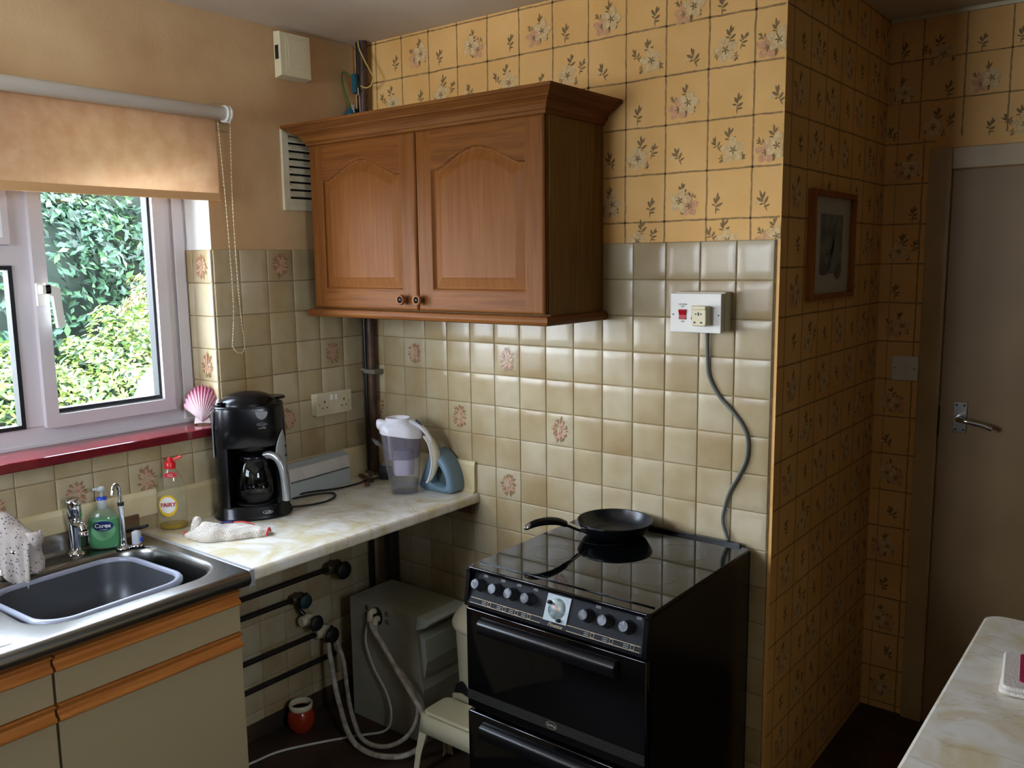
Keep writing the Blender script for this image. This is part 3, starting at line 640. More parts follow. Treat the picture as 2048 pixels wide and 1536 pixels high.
ckq.box(-.034, .036, -.033, .033, 0, .0035, 0).lathe([(.026, .0035), (.0255, .0042), (.0, .0044)], seg=32, m=1)
for a in range(12): ckq.box(.020*math.cos(a*PI/6)-.0009, .020*math.cos(a*PI/6)+.0009, .020*math.sin(a*PI/6)-.0009, .020*math.sin(a*PI/6)+.0009, .0045, .0048, 2)
ckq.prism([(-.012, .006), (-.010, .009), (.010, -.001), (.008, -.004)], 'z', .0044, .0056, 3)
ckq.lathe([(.005, .004), (.0045, .013), (.004, .0145), (0, .015)], (-.022, .012, 0), 12, 2).lathe([(.005, .004), (.0045, .013), (.004, .0145), (0, .015)], (.014, -.026, 0), 12, 2)
ckq.build('timer_clock', [mat('clock_surround', (120, 128, 130), .35, metal=.2), mat('clock_face', (140, 150, 146), .3, rgb2=(96, 104, 104), nscale=60), M_blackmatt, mat('clock_hand', (176, 112, 52), .4)], cpo)
text('badge_text', 'Finesse', .0135, on_panel(1.325, .02)-ck.location+nrm*.001, PMt, M_gold, cpo, shear=.35, sx=1.1)
tr = MB()
for t, s0, s1 in ((.14, 1.05, 1.565), (-.02, 1.05, 1.28), (-.02, 1.36, 1.565)):
    a, b_ = on_panel(s0, t)+nrm*.0006, on_panel(s1, t)+nrm*.0006; e = dn*.0007; tr.add([a-e, b_-e, b_+e, a+e], [(0, 1, 2, 3)], 0)
for i, x in enumerate((1.115, 1.165, 1.205, 1.245, 1.435, 1.488, 1.545)):
    for k in range(2):
        a = on_panel(x-.025, .03+.055*k)+nrm*.0007; b_ = a+Vector((.014, 0, 0)); e = dn*.0011; tr.add([a-e, b_-e, b_+e, a+e], [(0, 1, 2, 3)], 1)
    for (p, q_, r_, s_) in ((0, .010, 0, .0008), (0, .010, .010, .0108), (0, .0008, 0, .0108), (.0092, .010, 0, .0108)):
        A = on_panel(x-.006, .0)+nrm*.0007; tr.add([A+Vector((p, 0, 0))+dn*r_, A+Vector((q_, 0, 0))+dn*r_, A+Vector((q_, 0, 0))+dn*s_, A+Vector((p, 0, 0))+dn*s_], [(0, 1, 2, 3)], 0)
for i, x in enumerate((1.076, 1.134, 1.187, 1.240, 1.428, 1.540)):
    A = on_panel(x, .88)+nrm*.0007; e = dn*.0045; tr.add([A-e, A-e+Vector((.014, 0, 0)), A+e+Vector((.014, 0, 0)), A+e], [(0, 1, 2, 3)], 2)
tr.build('printed_markings', [M_gold, mat('dim_print', (88, 86, 84), .5), mat('grey_symbol_box', (70, 66, 66), .5)], cpo)
M_ovg = mat('black_oven_glass', (5, 5, 6), .07); M_stripe = mat('speckled_grey_band', (48, 45, 41), .7, rgb2=(14, 14, 13), nscale=420, ramp=(.42, .58), spec=.1)
def oven_door(nm, z0, z1, hz0, hz1, stripe):
    d = MB(); d.rbox(KX0+.002, KX1-.002, KY0-.010, KY0+.011, z0, z1, .004, 0, 3, .003); dd = d.build(nm, M_ovg, ck)
    q = MB(); pr_ = [(KY0-.0095, hz1), (KY0-.020, hz1-.001), (KY0-.030, hz1-.008), (KY0-.033, hz1-.018), (KY0-.031, hz0+.004), (KY0-.027, hz0), (KY0-.025, hz0+.004), (KY0-.0265, hz1-.020), (KY0-.018, hz1-.010), (KY0-.0095, hz1-.008)]
    q.prism(pr_, 'x', KX0+.058, KX1-.078, 0, True); q.prism([(KY0-.0095, hz1), (KY0-.030, hz1-.008), (KY0-.031, hz0), (KY0-.0095, hz0+.01)], 'x', KX0+.055, KX0+.059).prism([(KY0-.0095, hz1), (KY0-.030, hz1-.008), (KY0-.031, hz0), (KY0-.0095, hz0+.01)], 'x', KX1-.079, KX1-.075)
    q.build('door_handle', M_blackplastic, dd, bevel=.0008)
    if stripe:
        MB().box(KX0+.004, KX1-.004, KY0-.0108, KY0-.0095, stripe[0], stripe[1]).build('grey_band', M_stripe, dd)
        b_ = MB(); L = [[(1.312+r_*1.0*math.cos(2*PI*k/24), KY0-.0112, (stripe[0]+stripe[1])/2+r_*.62*math.sin(2*PI*k/24)) for k in range(24)] for r_ in (.017, .0155)]
        b_.loft(L, 0, False, False); b_.add(L[1], [tuple(range(24))], 1); b_.build('oval_badge', [M_gold, M_blackmatt], dd)
        text('badge_text', 'Belling', .0095, Vector((1.312, KY0-.0115, (stripe[0]+stripe[1])/2))-ck.location, F_BACK, M_grey, dd, shear=.3)
    return dd
oven_door('oven_door', .512, .794, .738, .778, (.535, .562)); oven_door('lower_oven_door', FZ+.09, .500, .440, .482, None)
MB().box(KX0+.014, KX1-.014, KY0+.004, KY0+.02, FZ+.02, FZ+.09).build('plinth', M_blackmatt, ck)
for a in (KX0+.05, KX1-.05):
    for b_ in (KY0+.08, KY1-.06): MB().lathe([(.016, 0), (.016, .022)], (a, b_, FZ), 12).build('foot', M_blackmatt, ck)

# frying pan
pn = thing('frying_pan', 'black non-stick frying pan with a long handle standing on the hob', 'frying pan', (1.200, -.150, KZ+.0005))
PC = (1.212, -.145, KZ+.0008); M_ns = mat('nonstick_black', (24, 26, 30), .3, bump=.02, bscale=300); M_pan = mat('dark_anodised', (20, 21, 22), .25, metal=.4)
MB().lathe([(0, 0), (.070, 0), (.078, .003), (.094, .014), (.107, .036), (.1115, .046), (.1105, .0475), (.108, .046)], PC, 48, caps=False).build('pan_outside', M_pan, pn)
MB().lathe([(.1085, .0462), (.104, .034), (.092, .014), (.080, .006), (.0, .0055)], PC, 48, caps=False).build('cooking_surface', M_ns, pn)
h = MB(); hd = Vector((-.40, -.917, 0)).normalized(); 
def hp_(t, z): return tuple(Vector(PC)+hd*t+Vector((0, 0, z)))
h.tube([hp_(.102, .030), hp_(.125, .037), hp_(.160, .055), hp_(.178, .063)], [.008, .006, .006, .007], 10, 0, 5, flat=1.3); hs = h.build('handle_bracket', M_chrome, pn)
MB().tube([hp_(.170, .060), hp_(.195, .071), hp_(.23, .078), hp_(.265, .078), hp_(.29, .073)], [.008, .009, .0095, .0085, .007], 12, 0, 5, flat=1.35).build('handle_grip', M_blackplastic, pn)
MB().tube([hp_(.286, .0745), hp_(.298, .070), hp_(.306, .067)], [.0072, .006, .003], 10, 0, 3, flat=1.35).build('handle_tip', M_chrome, pn)

# ------------------------------------------------------------------ roller blind
bl = thing('roller_blind', 'cream roller blind half lowered over the window', 'blind', (.055, -1.55, 2.18))
BY1 = -.615
M_fab = bpy.data.materials.new('cream_blind_fabric'); M_fab.use_nodes = True
nt = M_fab.node_tree; nt.nodes.clear(); o_ = nt.nodes.new('ShaderNodeOutputMaterial'); df = nt.nodes.new('ShaderNodeBsdfDiffuse'); tl = nt.nodes.new('ShaderNodeBsdfTranslucent'); mx = nt.nodes.new('ShaderNodeMixShader'); mx.inputs[0].default_value = .45
tcb = nt.nodes.new('ShaderNodeTexCoord'); nz = nt.nodes.new('ShaderNodeTexNoise'); nz.inputs['Scale'].default_value = 22; nz.inputs['Detail'].default_value = 4; crb = nt.nodes.new('ShaderNodeValToRGB')
crb.color_ramp.elements[0].position = .35; crb.color_ramp.elements[0].color = s2l((208, 168, 130)); crb.color_ramp.elements[1].position = .7; crb.color_ramp.elements[1].color = s2l((196, 152, 112))
nt.links.new(tcb.outputs['Object'], nz.inputs['Vector']); nt.links.new(nz.outputs['Fac'], crb.inputs[0]); nt.links.new(crb.outputs[0], df.inputs[0]); nt.links.new(crb.outputs[0], tl.inputs[0]); nt.links.new(df.outputs[0], mx.inputs[1]); nt.links.new(tl.outputs[0], mx.inputs[2]); nt.links.new(mx.outputs[0], o_.inputs[0])
MB().lathe([(.0, 0), (.021, 0), (.021, 1.93), (0, 1.93)], (.055, BY1, 2.182), 24, 0, 'y').build('roller_tube', M_white, bl)
q = MB(); G = []
for i in range(41):
    y = -2.52+(BY1-.012+2.52)*i/40; G.append([(.055+.0215*math.cos(R(a)), y, 2.182+.0215*math.sin(R(a))) for a in (90, 135, 180)]+[(.0345+.0008*math.sin(i*.9)*t, y, 2.182-(2.182-1.935)*t) for t in (.2, .4, .6, .8, 1)])
q.grid(G, 0, True); q.build('blind_fabric', M_fab, bl)
q = MB().box(.031, .0385, -2.52, BY1-.010, 1.912, 1.936); q.build('bottom_bar', mat('tan_blind_hem', (206, 160, 108), .7), bl, bevel=.002)
br_ = MB().box(.0005, .012, BY1-.008, BY1+.055, 2.135, 2.222); br_.build('wall_bracket', mat('tan_painted_plate', (176, 150, 108), .6), bl, bevel=.002)
MB().lathe([(.0, 0), (.027, 0), (.027, .006), (.023, .008), (.023, .012), (.027, .014), (.027, .018), (.008, .018), (.008, .03), (0, .03)], (.055, BY1+.024, 2.182), 24, 0, 'y').box(.012, .05, BY1+.020, BY1+.024, 2.17, 2.20).build('chain_wheel', M_white, bl)
def beads(pts, r, step, name, m, par):
    P, _ = spline([Vector(p) for p in pts], 24); q = MB(); acc = 0
    for i in range(1, len(P)):
        acc += (P[i]-P[i-1]).length
        if acc >= step:
            acc = 0; q.lathe([(0, -r), (r*.8, -r*.6), (r, 0), (r*.8, r*.6), (0, r)], P[i], 6, 0)
    q.tube([tuple(p) for p in P[::3]], r*.3, 4, 0, 0, False); return q.build(name, m, par)
beads([(.036, BY1-.004, 2.165), (.034, BY1+.010, 1.9), (.032, BY1+.018, 1.6), (.032, BY1+.008, 1.47), (.032, BY1+.006, 1.445), (.032, BY1+.020, 1.425), (.032, BY1+.038, 1.42), (.034, BY1+.048, 1.432), (.036, BY1+.048, 1.46), (.042, BY1+.034, 1.6), (.056, BY1+.020, 1.9), (.076, BY1+.014, 2.165)], .0021, .0085, 'bead_chain', M_cream, bl)

# ------------------------------------------------------------------ things on the window wall
ch = thing('doorbell_chime', 'cream plastic chime box high on the wall by the ceiling', 'chime box', (0, -.305, 2.335))
q = MB(); q.box(.0005, .006, -.362, -.246, 2.334, 2.484); q.prism([(.006, 2.334), (.042, 2.340), (.040, 2.480), (.006, 2.484)], 'y', -.366, -.242); q.build('cover', M_cream, ch, bevel=.002)
q = MB(); q.prism([(.040, 2.362), (.0435, 2.366), (.0425, 2.462), (.039, 2.465)], 'y', -.335, -.262); q.prism([(.038, 2.352), (.0425, 2.356), (.0415, 2.470), (.038, 2.473)], 'y', -.345, -.252); q.build('raised_panel', M_cream, ch, bevel=.001)
MB().box(.012, .030, -.3668, -.365, 2.393, 2.438).build('side_slot', M_blackmatt, ch)
vg = thing('ventilation_grille', 'cream louvred air vent on the wall half behind the cabinet', 'vent', (0, -.235, 1.90))
q = MB(); vy0, vy1, vz0, vz1 = -.357, -.115, 1.895, 2.178
for a in ((vy0, vy0+.028, vz0, vz1), (vy1-.028, vy1, vz0, vz1), (vy0+.028, vy1-.028, vz0, vz0+.04), (vy0+.028, vy1-.028, vz1-.030, vz1)): q.box(.0005, .012, *a)
q.build('frame', M_oldwhite, vg, bevel=.002); MB().box(.0005, .002, vy0+.02, vy1-.02, vz0+.02, vz1-.02).build('backing', M_blackmatt, vg)
for k in range(8):
    z = vz0+.048+.0262*k; MB().prism([(.002, z+.016), (.006, z+.019), (.016, z+.002), (.012, z-.001)], 'y', vy0+.029, vy1-.029).build('slat', M_oldwhite, vg)
so = thing('double_socket', 'white double wall socket on the tiles by the corner', 'socket', (.007, -.197, 1.165))
sy0, sy1, sz0, sz1 = -.281, -.114, 1.160, 1.243
MB().box(.0075, .030, sy0+.002, sy1-.002, sz0+.002, sz1-.002).build('back_box', M_oldwhite, so, bevel=.002)
MB().box(.0302, .040, sy0, sy1, sz0, sz1).build('face_plate', M_oldwhite, so, bevel=.003)
for c0 in (-.243, -.152):
    q = MB()
    q.box(.0401, .0406, c0-.0025, c0+.0025, sz0+.046, sz0+.055).box(.0401, .0406, c0-.014, c0-.008, sz0+.026, sz0+.030).box(.0401, .0406, c0+.008, c0+.014, sz0+.026, sz0+.030); q.build('socket_holes', M_blackmatt, so)
for c0 in (-.211, -.190): MB().prism([(.040, sz0+.052), (.044, sz0+.054), (.041, sz0+.074), (.040, sz0+.074)], 'y', c0-.006, c0+.006).build('rocker_switch', M_white, so, bevel=.0008)
for a in (-.2695, -.1295): MB().box(.0401, .0404, a, a+.003, sz0+.040, sz0+.044).build('screw', M_blackmatt, so)
# shell on the sill
sh = MB(); NR, NA = 16, 90; G = []; sc_ = Vector((-.040, -.692, WZ0+.003)); U = Vector((.70, .714, 0)).normalized(); N_ = Vector((.80, -.56, .25)).normalized(); V_ = N_.cross(U).normalized(); V_ = -V_ if V_.z < 0 else V_
for i in range(NR+1):
    t = i/NR; row = []
    for j in range(NA+1):
        a = -1.12+2.24*j/NA; rib = math.cos(a/2.24*2*PI*13); rad = t*(.118+.004*rib*t)*(1-.10*abs(a/1.12)**3); p = sc_+U*(rad*math.sin(a)*.60)+V_*(rad*math.cos(a)+.006)+N_*(.030*math.sin(PI*min(t*.85+.08, 1))*math.cos(a*1.1)+.0022*rib*t)
        row.append(tuple(p))
    G.append(row)
sh.grid(G, 0, True)
for s_ in (-1, 1): sh.add([tuple(sc_+U*0+V_*.002), tuple(sc_+U*(.026*s_)+V_*.0), tuple(sc_+U*(.022*s_)+V_*.026), tuple(sc_+U*.004*s_+V_*.022)], [(0, 1, 2, 3)], 0)
M_shell = mat('pink_ribbed_shell', (206, 150, 166), .35); ns = M_shell.node_tree; tcs = ns.nodes.new('ShaderNodeTexCoord'); gd = ns.nodes.new('ShaderNodeVectorMath'); gd.operation = 'LENGTH'; ns.links.new(tcs.outputs['Object'], gd.inputs[0]); crs = ns.nodes.new('ShaderNodeValToRGB'); e = crs.color_ramp.elements
e[0].position = .04; e[0].color = s2l((236, 216, 216)); e[1].position = .115; e[1].color = s2l((172, 84, 108)); e2 = e.new(.075); e2.color = s2l((214, 160, 172)); ns.links.new(gd.outputs['Value'], crs.inputs[0]); ns.links.new(crs.outputs[0], ns.nodes['Principled BSDF'].inputs['Base Color'])
lone(sh, 'scallop_shell', M_shell, 'pink ribbed scallop shell propped on the red window sill', 'shell', tuple(sc_), solid=.002)
for k, (x, y, r_) in enumerate(((-.008, -.662, .009), (.008, -.664, .007))):
    lone(MB().lathe([(0, 0), (r_*.8, .001), (r_, r_*.5), (r_*.7, r_), (0, r_*1.15)], (x, y, WZ0-.002), 9, sx=1.2), 'pebble', mat('dark_pebble', (52, 44, 44), .6) if k == 0 else bpy.data.materials['dark_pebble'], ('dark pebble tucked against the shell on the sill', 'small dark pebble at the sill corner nearest the coffee maker')[k], 'pebble', (x, y, WZ0-.002), 'pebbles on the sill')

# ------------------------------------------------------------------ corner pipes
M_pblack = mat('black_painted_pipe', (26, 22, 20), .35); M_pbrown = mat('brown_dull_copper', (88, 62, 44), .45, rgb2=(62, 44, 34), nscale=30, metal=.3)
lone(MB().tube([(.034, -.028, ZW+.012), (.034, -.028, 1.0), (.032, -.028, 1.6), (.050, -.028, 2.2), (.052, -.028, CZ)], .0105, 14), 'water_pipe', M_pblack, 'black vertical pipe in the corner, the one nearer the window wall', 'pipe', (.034, -.028, ZW), 'corner pipes')
lone(MB().tube([(.066, -.034, ZW+.012), (.068, -.034, 1.0), (.070, -.034, 1.6), (.076, -.034, 2.2), (.083, -.034, CZ)], .016, 16), 'water_pipe', M_pbrown, 'thicker brown vertical pipe in the corner beside the black one', 'pipe', (.066, -.034, ZW), 'corner pipes')
lone(MB().tube([(.0775, -.052, 2.172), (.076, -.052, 2.32)], .0028, 8), 'thin_conduit', M_grey if False else mat('pale_conduit', (150, 130, 120), .5), 'thin pale rod clipped to the brown pipe above the cabinet', 'conduit', (.0775, -.052, 2.172))
q = MB().box(.017, .052, -.046, -.0075, 1.302, 1.312).box(.046, .105, -.056, -.0075, 1.296, 1.312); lone(q, 'pipe_clip', M_grey if False else mat('grey_clip', (120, 112, 100), .5), 'grey saddle clip holding both corner pipes to the tiles', 'pipe clip', (.06, -.03, 1.296), bevel=.002)
M_teal = mat('teal_earth_tag', (20, 84, 98), .45)
eb = thing('earth_clamp', 'teal earth bonding clamp strapped upright on the corner pipe', 'clamp', (.060, -.058, 2.31))
MB().prism([(.051, 2.385), (.070, 2.385), (.073, 2.352), (.073, 2.320), (.053, 2.316)], 'y', -.066, -.052).build('tag', M_teal, eb, bevel=.001)
MB().box(.048, .098, -.054, -.0515, 2.318, 2.328).tube([(.078, -.060, 2.308), (.078, -.060, 2.335)], .004, 8).build('strap', M_steel, eb)
eb2 = thing('earth_clamp', 'teal earth clamp lying low behind the cabinet cornice', 'clamp', (.01, -.05, 2.235))
MB().prism([(-.0+.004, 2.244), (.040, 2.268), (.052, 2.268), (.052, 2.238), (.004, 2.232)], 'y', -.072, -.042).build('tag', M_teal, eb2, bevel=.001)
MB().tube([(.050, -.066, 2.26), (.051, -.066, 2.285)], .004, 8).tube([(.058, -.066, 2.25), (.059, -.066, 2.277)], .004, 8).box(.04, .066, -.060, -.045, 2.245, 2.252).build('strap', M_steel, eb2)
lone(MB().tube([(.083, -.056, 2.495), (.091, -.06, 2.469), (.118, -.06, 2.423), (.147, -.06, 2.38), (.159, -.06, 2.358), (.145, -.06, 2.336), (.119, -.06, 2.33), (.094, -.06, 2.34)], .0023, 8, 0, 6), 'earth_wire', mat('yellow_wire', (206, 182, 96), .5), 'yellow earth wire looping out from the corner pipe below the ceiling', 'wire', (.1, -.06, 2.33), 'earth wires')
lone(MB().tube([(.058, -.066, 2.370), (.035, -.07, 2.39), (.014, -.07, 2.398), (.006, -.07, 2.387), (.010, -.07, 2.351), (.027, -.07, 2.309), (.046, -.07, 2.27)], .0023, 8, 0, 6), 'earth_wire', mat('green_yellow_wire', (52, 108, 36), .5), 'green earth wire curving down between the two teal clamps', 'wire', (.03, -.07, 2.27), 'earth wires')

# ------------------------------------------------------------------ cooker switch and cable
sw = thing('cooker_switch', 'white cooker isolator switch with red rockers on the tiles', 'switch', (1.42, -.0075, 1.508))
wx0, wx1, wz0, wz1 = 1.345, 1.500, 1.508, 1.620; M_sw = mat('switch_white', (206, 200, 180), .4)
MB().box(wx0+.004, wx1, -.046, -.0078, wz0+.003, wz1).box(wx0+.002, wx1-.002, -.060, -.0462, wz0+.002, wz1-.004).build('back_box', M_sw, sw, bevel=.002)
MB().box(wx0, wx1-.014+.012, -.068, -.0603, wz0, wz1-.004).build('face_plate', M_white, sw, bevel=.0015)
M_red = mat('red_rocker', (176, 18, 36), .3)
def px_(x): return x
MB().prism([(-.068, 1.572), (-.076, 1.570), (-.070, 1.556), (-.072, 1.545), (-.068, 1.543)], 'x', 1.373, 1.394).build('red_rocker', M_red, sw, bevel=.0008)
MB().prism([(-.068, 1.572), (-.071, 1.570), (-.070, 1.556), (-.076, 1.545), (-.068, 1.543)], 'x', 1.412, 1.428).build('red_rocker', M_red, sw, bevel=.0008)
for a in (1.3525, 1.489): MB().box(a, a+.004, -.0687, -.068, 1.555, 1.559).build('screw', M_blackmatt, sw)
for s_, z in (('COOKER', 1.5855), ('OFF', 1.5790), ('ON', 1.5375)): text('switch_lettering', s_, .0065, Vector((1.3835, -.0683, z))-sw.location, F_BACK, M_blackmatt, sw)
ad = thing('plug_adapter', 'cream travel plug adapter pushed into the cooker switch', 'adapter', (1.452, -.069, 1.53))
q = MB(); q.M = Matrix.Translation((1.447, -.0690, 1.556)) @ Matrix.Rotation(R(90), 4, 'X'); q.rbox(-.022, .022, -.028, .027, 0, .030, .006, 0, 4, .003); q.rbox(-.022, .022, .017, .028, .026, .034, .004, 0, 3, .002); q.build('adapter_body', M_cream, ad)
q = MB(); y_ = -.0995
for a in ((-.0022, .0022, .003, .012), (-.014, -.008, -.018, -.0135), (.006, .012, -.018, -.0135)): q.box(1.446+a[0], 1.446+a[1], y_, y_+.001, 1.554+a[2], 1.554+a[3])
q.lathe([(.0022, 0), (.0022, .0008)], (1.438, y_+.0004, 1.5615), 10, 0, 'y').lathe([(.0022, 0), (.0022, .0008)], (1.454, y_+.0004, 1.5615), 10, 0, 'y'); q.build('pin_holes', M_blackmatt, ad)
M_gcable = mat('grey_cable', (104, 108, 100), .5)
lone(MB().tube([(1.436, -.020, 1.512), (1.436, -.014, 1.424), (1.442, -.013, 1.378), (1.471, -.013, 1.328), (1.510, -.013, 1.29), (1.543, -.013, 1.252), (1.560, -.013, 1.212), (1.558, -.013, 1.155), (1.537, -.013, 1.105), (1.511, -.013, 1.054), (1.497, -.014, 1.004), (1.494, -.016, .96), (1.515, -.018, .90), (1.53, -.018, .80)], .0058, 10, 0, 6, flat=.75), 'cooker_cable', M_gcable, 'grey cable curving down the tiles from the switch to the cooker', 'cable', (1.5, -.016, .80))
ls = thing('light_switch', 'white square light switch beside the door frame', 'switch', (1.735, FY, 1.27))
MB().box(1.688, 1.775, FY-.009, FY-.0006, 1.280, 1.366).build('face_plate', M_white, ls, bevel=.002)
MB().prism([(FY-.009, 1.336), (FY-.013, 1.334), (FY-.010, 1.312), (FY-.009, 1.311)], 'x', 1.725, 1.738).build('rocker_switch', M_white, ls, bevel=.0008)
for a in (1.697, 1.760): MB().box(a, a+.004, FY-.0096, FY-.009, 1.321, 1.325).build('screw', M_blackmatt, ls)
# framed picture on the return wall
pc = thing('framed_picture', 'framed pale print with oak frame on the dark side wall', 'picture', (BX, .385, 1.59)); py0, py1, pz0, pz1 = .195, .575, 1.587, 1.902
M_frm = wood('picture_frame_oak', (170, 106, 56), (140, 84, 42))
q = MB(); o = [(py0, pz0), (py1, pz0), (py1, pz1), (py0, pz1)]; w_ = .016; i_ = [(py0+w_, pz0+w_), (py1-w_, pz0+w_), (py1-w_, pz1-w_), (py0+w_, pz1-w_)]
for k in range(4):
    k2 = (k+1) % 4; q.prism([o[k], o[k2], i_[k2], i_[k]], 'x', BX+.001, BX+.022)
q.build('frame', M_frm, pc, bevel=.003)
M_art = mat('blue_grey_wash', (132, 142, 140), .6, rgb2=(96, 106, 106), nscale=18, ramp=(.4, .6)); M_mount = mat('pale_mount', (196, 194, 184), .6)
q = MB().box(BX+.004, BX+.006, py0+.015, py1-.015, pz0+.015, pz1-.015, 0).box(BX+.006, BX+.0065, py0+.095, py1-.085, pz0+.075, pz1-.065, 1)
Fp = Face((BX+.0066, 0, 0), (0, 1, 0), (0, 0, 1), (1, 0, 0))
for a in ((.30, 1.66, .10, .03, .3), (.36, 1.66, .13, .02, 1.1), (.33, 1.72, .08, .02, .1), (.40, 1.70, .12, .03, 1.5), (.42, 1.66, .07, .05, .2), (.31, 1.70, .04, .012, -.4)): leafpoly(q, Fp, a[0], a[1], a[2], a[3], a[4], 2, .0002)
q.build('print', [M_mount, M_art, mat('slate_wash', (92, 100, 98), .6)], pc)
MB().box(BX+.014, BX+.0155, py0+.014, py1-.014, pz0+.014, pz1-.014).build('glass', glassy('picture_glass', ior=1.12), pc)

# ------------------------------------------------------------------ things on the worktop
def local(root, mb, name, mats, parent=None, **k):
    o = mb.build(name, mats, parent or root, local=True, **k); return o
CAMF = math.atan2(-.80, -.60)
# coffee maker: local -y is its front
cf = thing('coffee_maker', 'black drip coffee maker with a glass jug on the worktop', 'coffee maker', (.124, -.627, ZW+.0005), R(57))
def sel(a, b, n=48, e=2.7, y0=0, t0=0, t1=2*PI):
    out = []
    for k in range(n):
        t = t0+(t1-t0)*k/(n if t1-t0 > 6.28 else n-1); c, s_ = math.cos(t), math.sin(t)
        out.append((a*math.copysign(abs(c)**(2/e), c), y0+b*math.copysign(abs(s_)**(2/e), s_)))
    return out
def ringz(pts, z): return [(p[0], p[1], z) for p in pts]
bs = MB(); bs.loft([ringz(sel(.120, .098, e=2.6), 0), ringz(sel(.124, .102, e=2.6), .004), ringz(sel(.124, .102, e=2.6), .010), ringz(sel(.117, .096, e=2.8), .016), ringz(sel(.114, .093, e=3), .040), ringz(sel(.110, .088, e=3), .046)])
bo = local(cf, bs, 'base', M_blackplastic)
local(cf, MB().lathe([(.068, .0462), (.070, .0475), (.066, .0485), (0, .0482)], (.012, -.018, 0), 36), 'hot_plate', M_blackmatt)
# lower body: a niche for the jug open to the front
def niche(z, o_=0):
    out = sel(.112+o_, .090+o_, 60, 3, 0, R(-58), R(238)); inn = []
    for k in range(31):
        a = R(-152)-R(236)*k/30; inn.append((.010+.086*math.cos(a), -.020+.082*math.sin(a)))
    return out+[(x, y) for x, y in inn]
lb = MB(); A = niche(0); lb.loft([ringz(A, .046), ringz(A, .236)], 0, True, False); local(cf, lb, 'lower_body', M_blackplastic)
ub = MB(); ub.loft([ringz(sel(.111, .089, e=3), .236), ringz(sel(.113, .092, e=3), .240), ringz(sel(.112, .091, e=3), .30), ringz(sel(.110, .089, e=3), .352), ringz(sel(.108, .087, e=3), .360)]); upo = local(cf, ub, 'upper_body', M_blackplastic)
ld = MB(); ld.loft([ringz(sel(.108, .087, e=3), .3602), ringz(sel(.110, .089, e=3), .364), ringz(sel(.106, .086, e=2.8), .367)]); 
for k in range(1): ld.loft([ringz(sel(.090*math.cos(R(a)), .078*math.cos(R(a)), e=2.2), .366+.040*math.sin(R(a))) for a in (0, 12, 25, 38, 50, 62, 74, 84)])
local(cf, ld, 'domed_lid', M_blackplastic)
wl2 = MB(); wl2.M = Matrix.Translation((.062, .045, .372)); wl2.loft([ringz(sel(.058, .040, e=2.2), 0), ringz(sel(.060, .042, e=2.2), .004), ringz(sel(.056, .038, e=2.2), .008)]); local(cf, wl2, 'tank_lid', M_blackplastic)
local(cf, MB().lathe([(.013, .364), (.014, .372), (.012, .379), (.009, .381)], (-.088, -.042, 0), 16, 0).lathe([(.010, .381), (.0085, .386), (.004, .392), (0, .393)], (-.088, -.042, 0), 16, 1), 'aroma_knob', [M_blackplastic, M_silver])
q = MB(); pts = [(.026*math.cos(R(a))*.72, .024*math.sin(R(a))) for a in range(180, 361, 12)]; q.prism([(x+.036, .350+z) for x, z in pts], 'y', -.0945, -.089); local(cf, q, 'lid_catch', M_silver, upo)
def ellring(mb, cx, cz, a, b, w_, y, m=0):
    L = [[(cx+(a-d)*math.cos(2*PI*k/32), y, cz+(b-d)*math.sin(2*PI*k/32)) for k in range(32)] for d in (0, w_)]; mb.loft(L, m, False, False)
q = MB(); ellring(q, .036, .310, .017, .0052, .0011, -.0925); local(cf, q, 'logo_ring', M_silver, upo)
text('logo_text', "DeLonghi", .0062, (.036, -.0925, .310), F_BACK, M_silver, upo); text('logo_text', 'caffe', .0095, (.034, -.0925, .2985), F_BACK, M_silver, upo, shear=.5, sx=1.4)
q = MB(); ellring(q, .040, .025, .016, .0055, .0010, -.0955); local(cf, q, 'logo_ring', M_silver, bo); text('logo_text', 'caffe', .0085, (.040, -.0957, .025), F_BACK, M_silver, bo, shear=.4, sx=1.2)
# silver side strip and diamond shaped switch panel
local(cf, MB().box(-.1145, -.1105, -.045, -.030, .205, .352), 'side_trim', M_silver, upo, bevel=.001)
def onb(x, z, r_=.0935, off=0):   # point on the curved front-right of the body
    a_, b_ = .1135, .0925; c = min(.999, abs(x)/a_); yy = b_*(1-c**3)**(1/3); return (x*(1+off), -yy*(1+off)-.0015, z)
q = MB(); P = []
for i in range(13):
    t = i/12; z = .285-.155*t; wd = (.001+.026*math.sin(PI*min(1, t*1.0))**.9) ; xc = .098+.004*t
    P.append([onb(min(.1128, xc-wd+wd*1.35*j/6), z, off=.012) for j in range(7)])
q.grid(P, 0, True); sp_ = local(cf, q, 'switch_panel', mat('silver_grey_panel', (150, 152, 152), .35, metal=.3), upo, solid=.0012)
for z in (.228, .198): p = onb(.1045, z, off=.022); local(cf, MB().lathe([(0, -.0045), (.003, -.003), (.0045, 0), (.003, .003), (0, .0045)], p, 12), 'button', M_blackmatt, sp_)
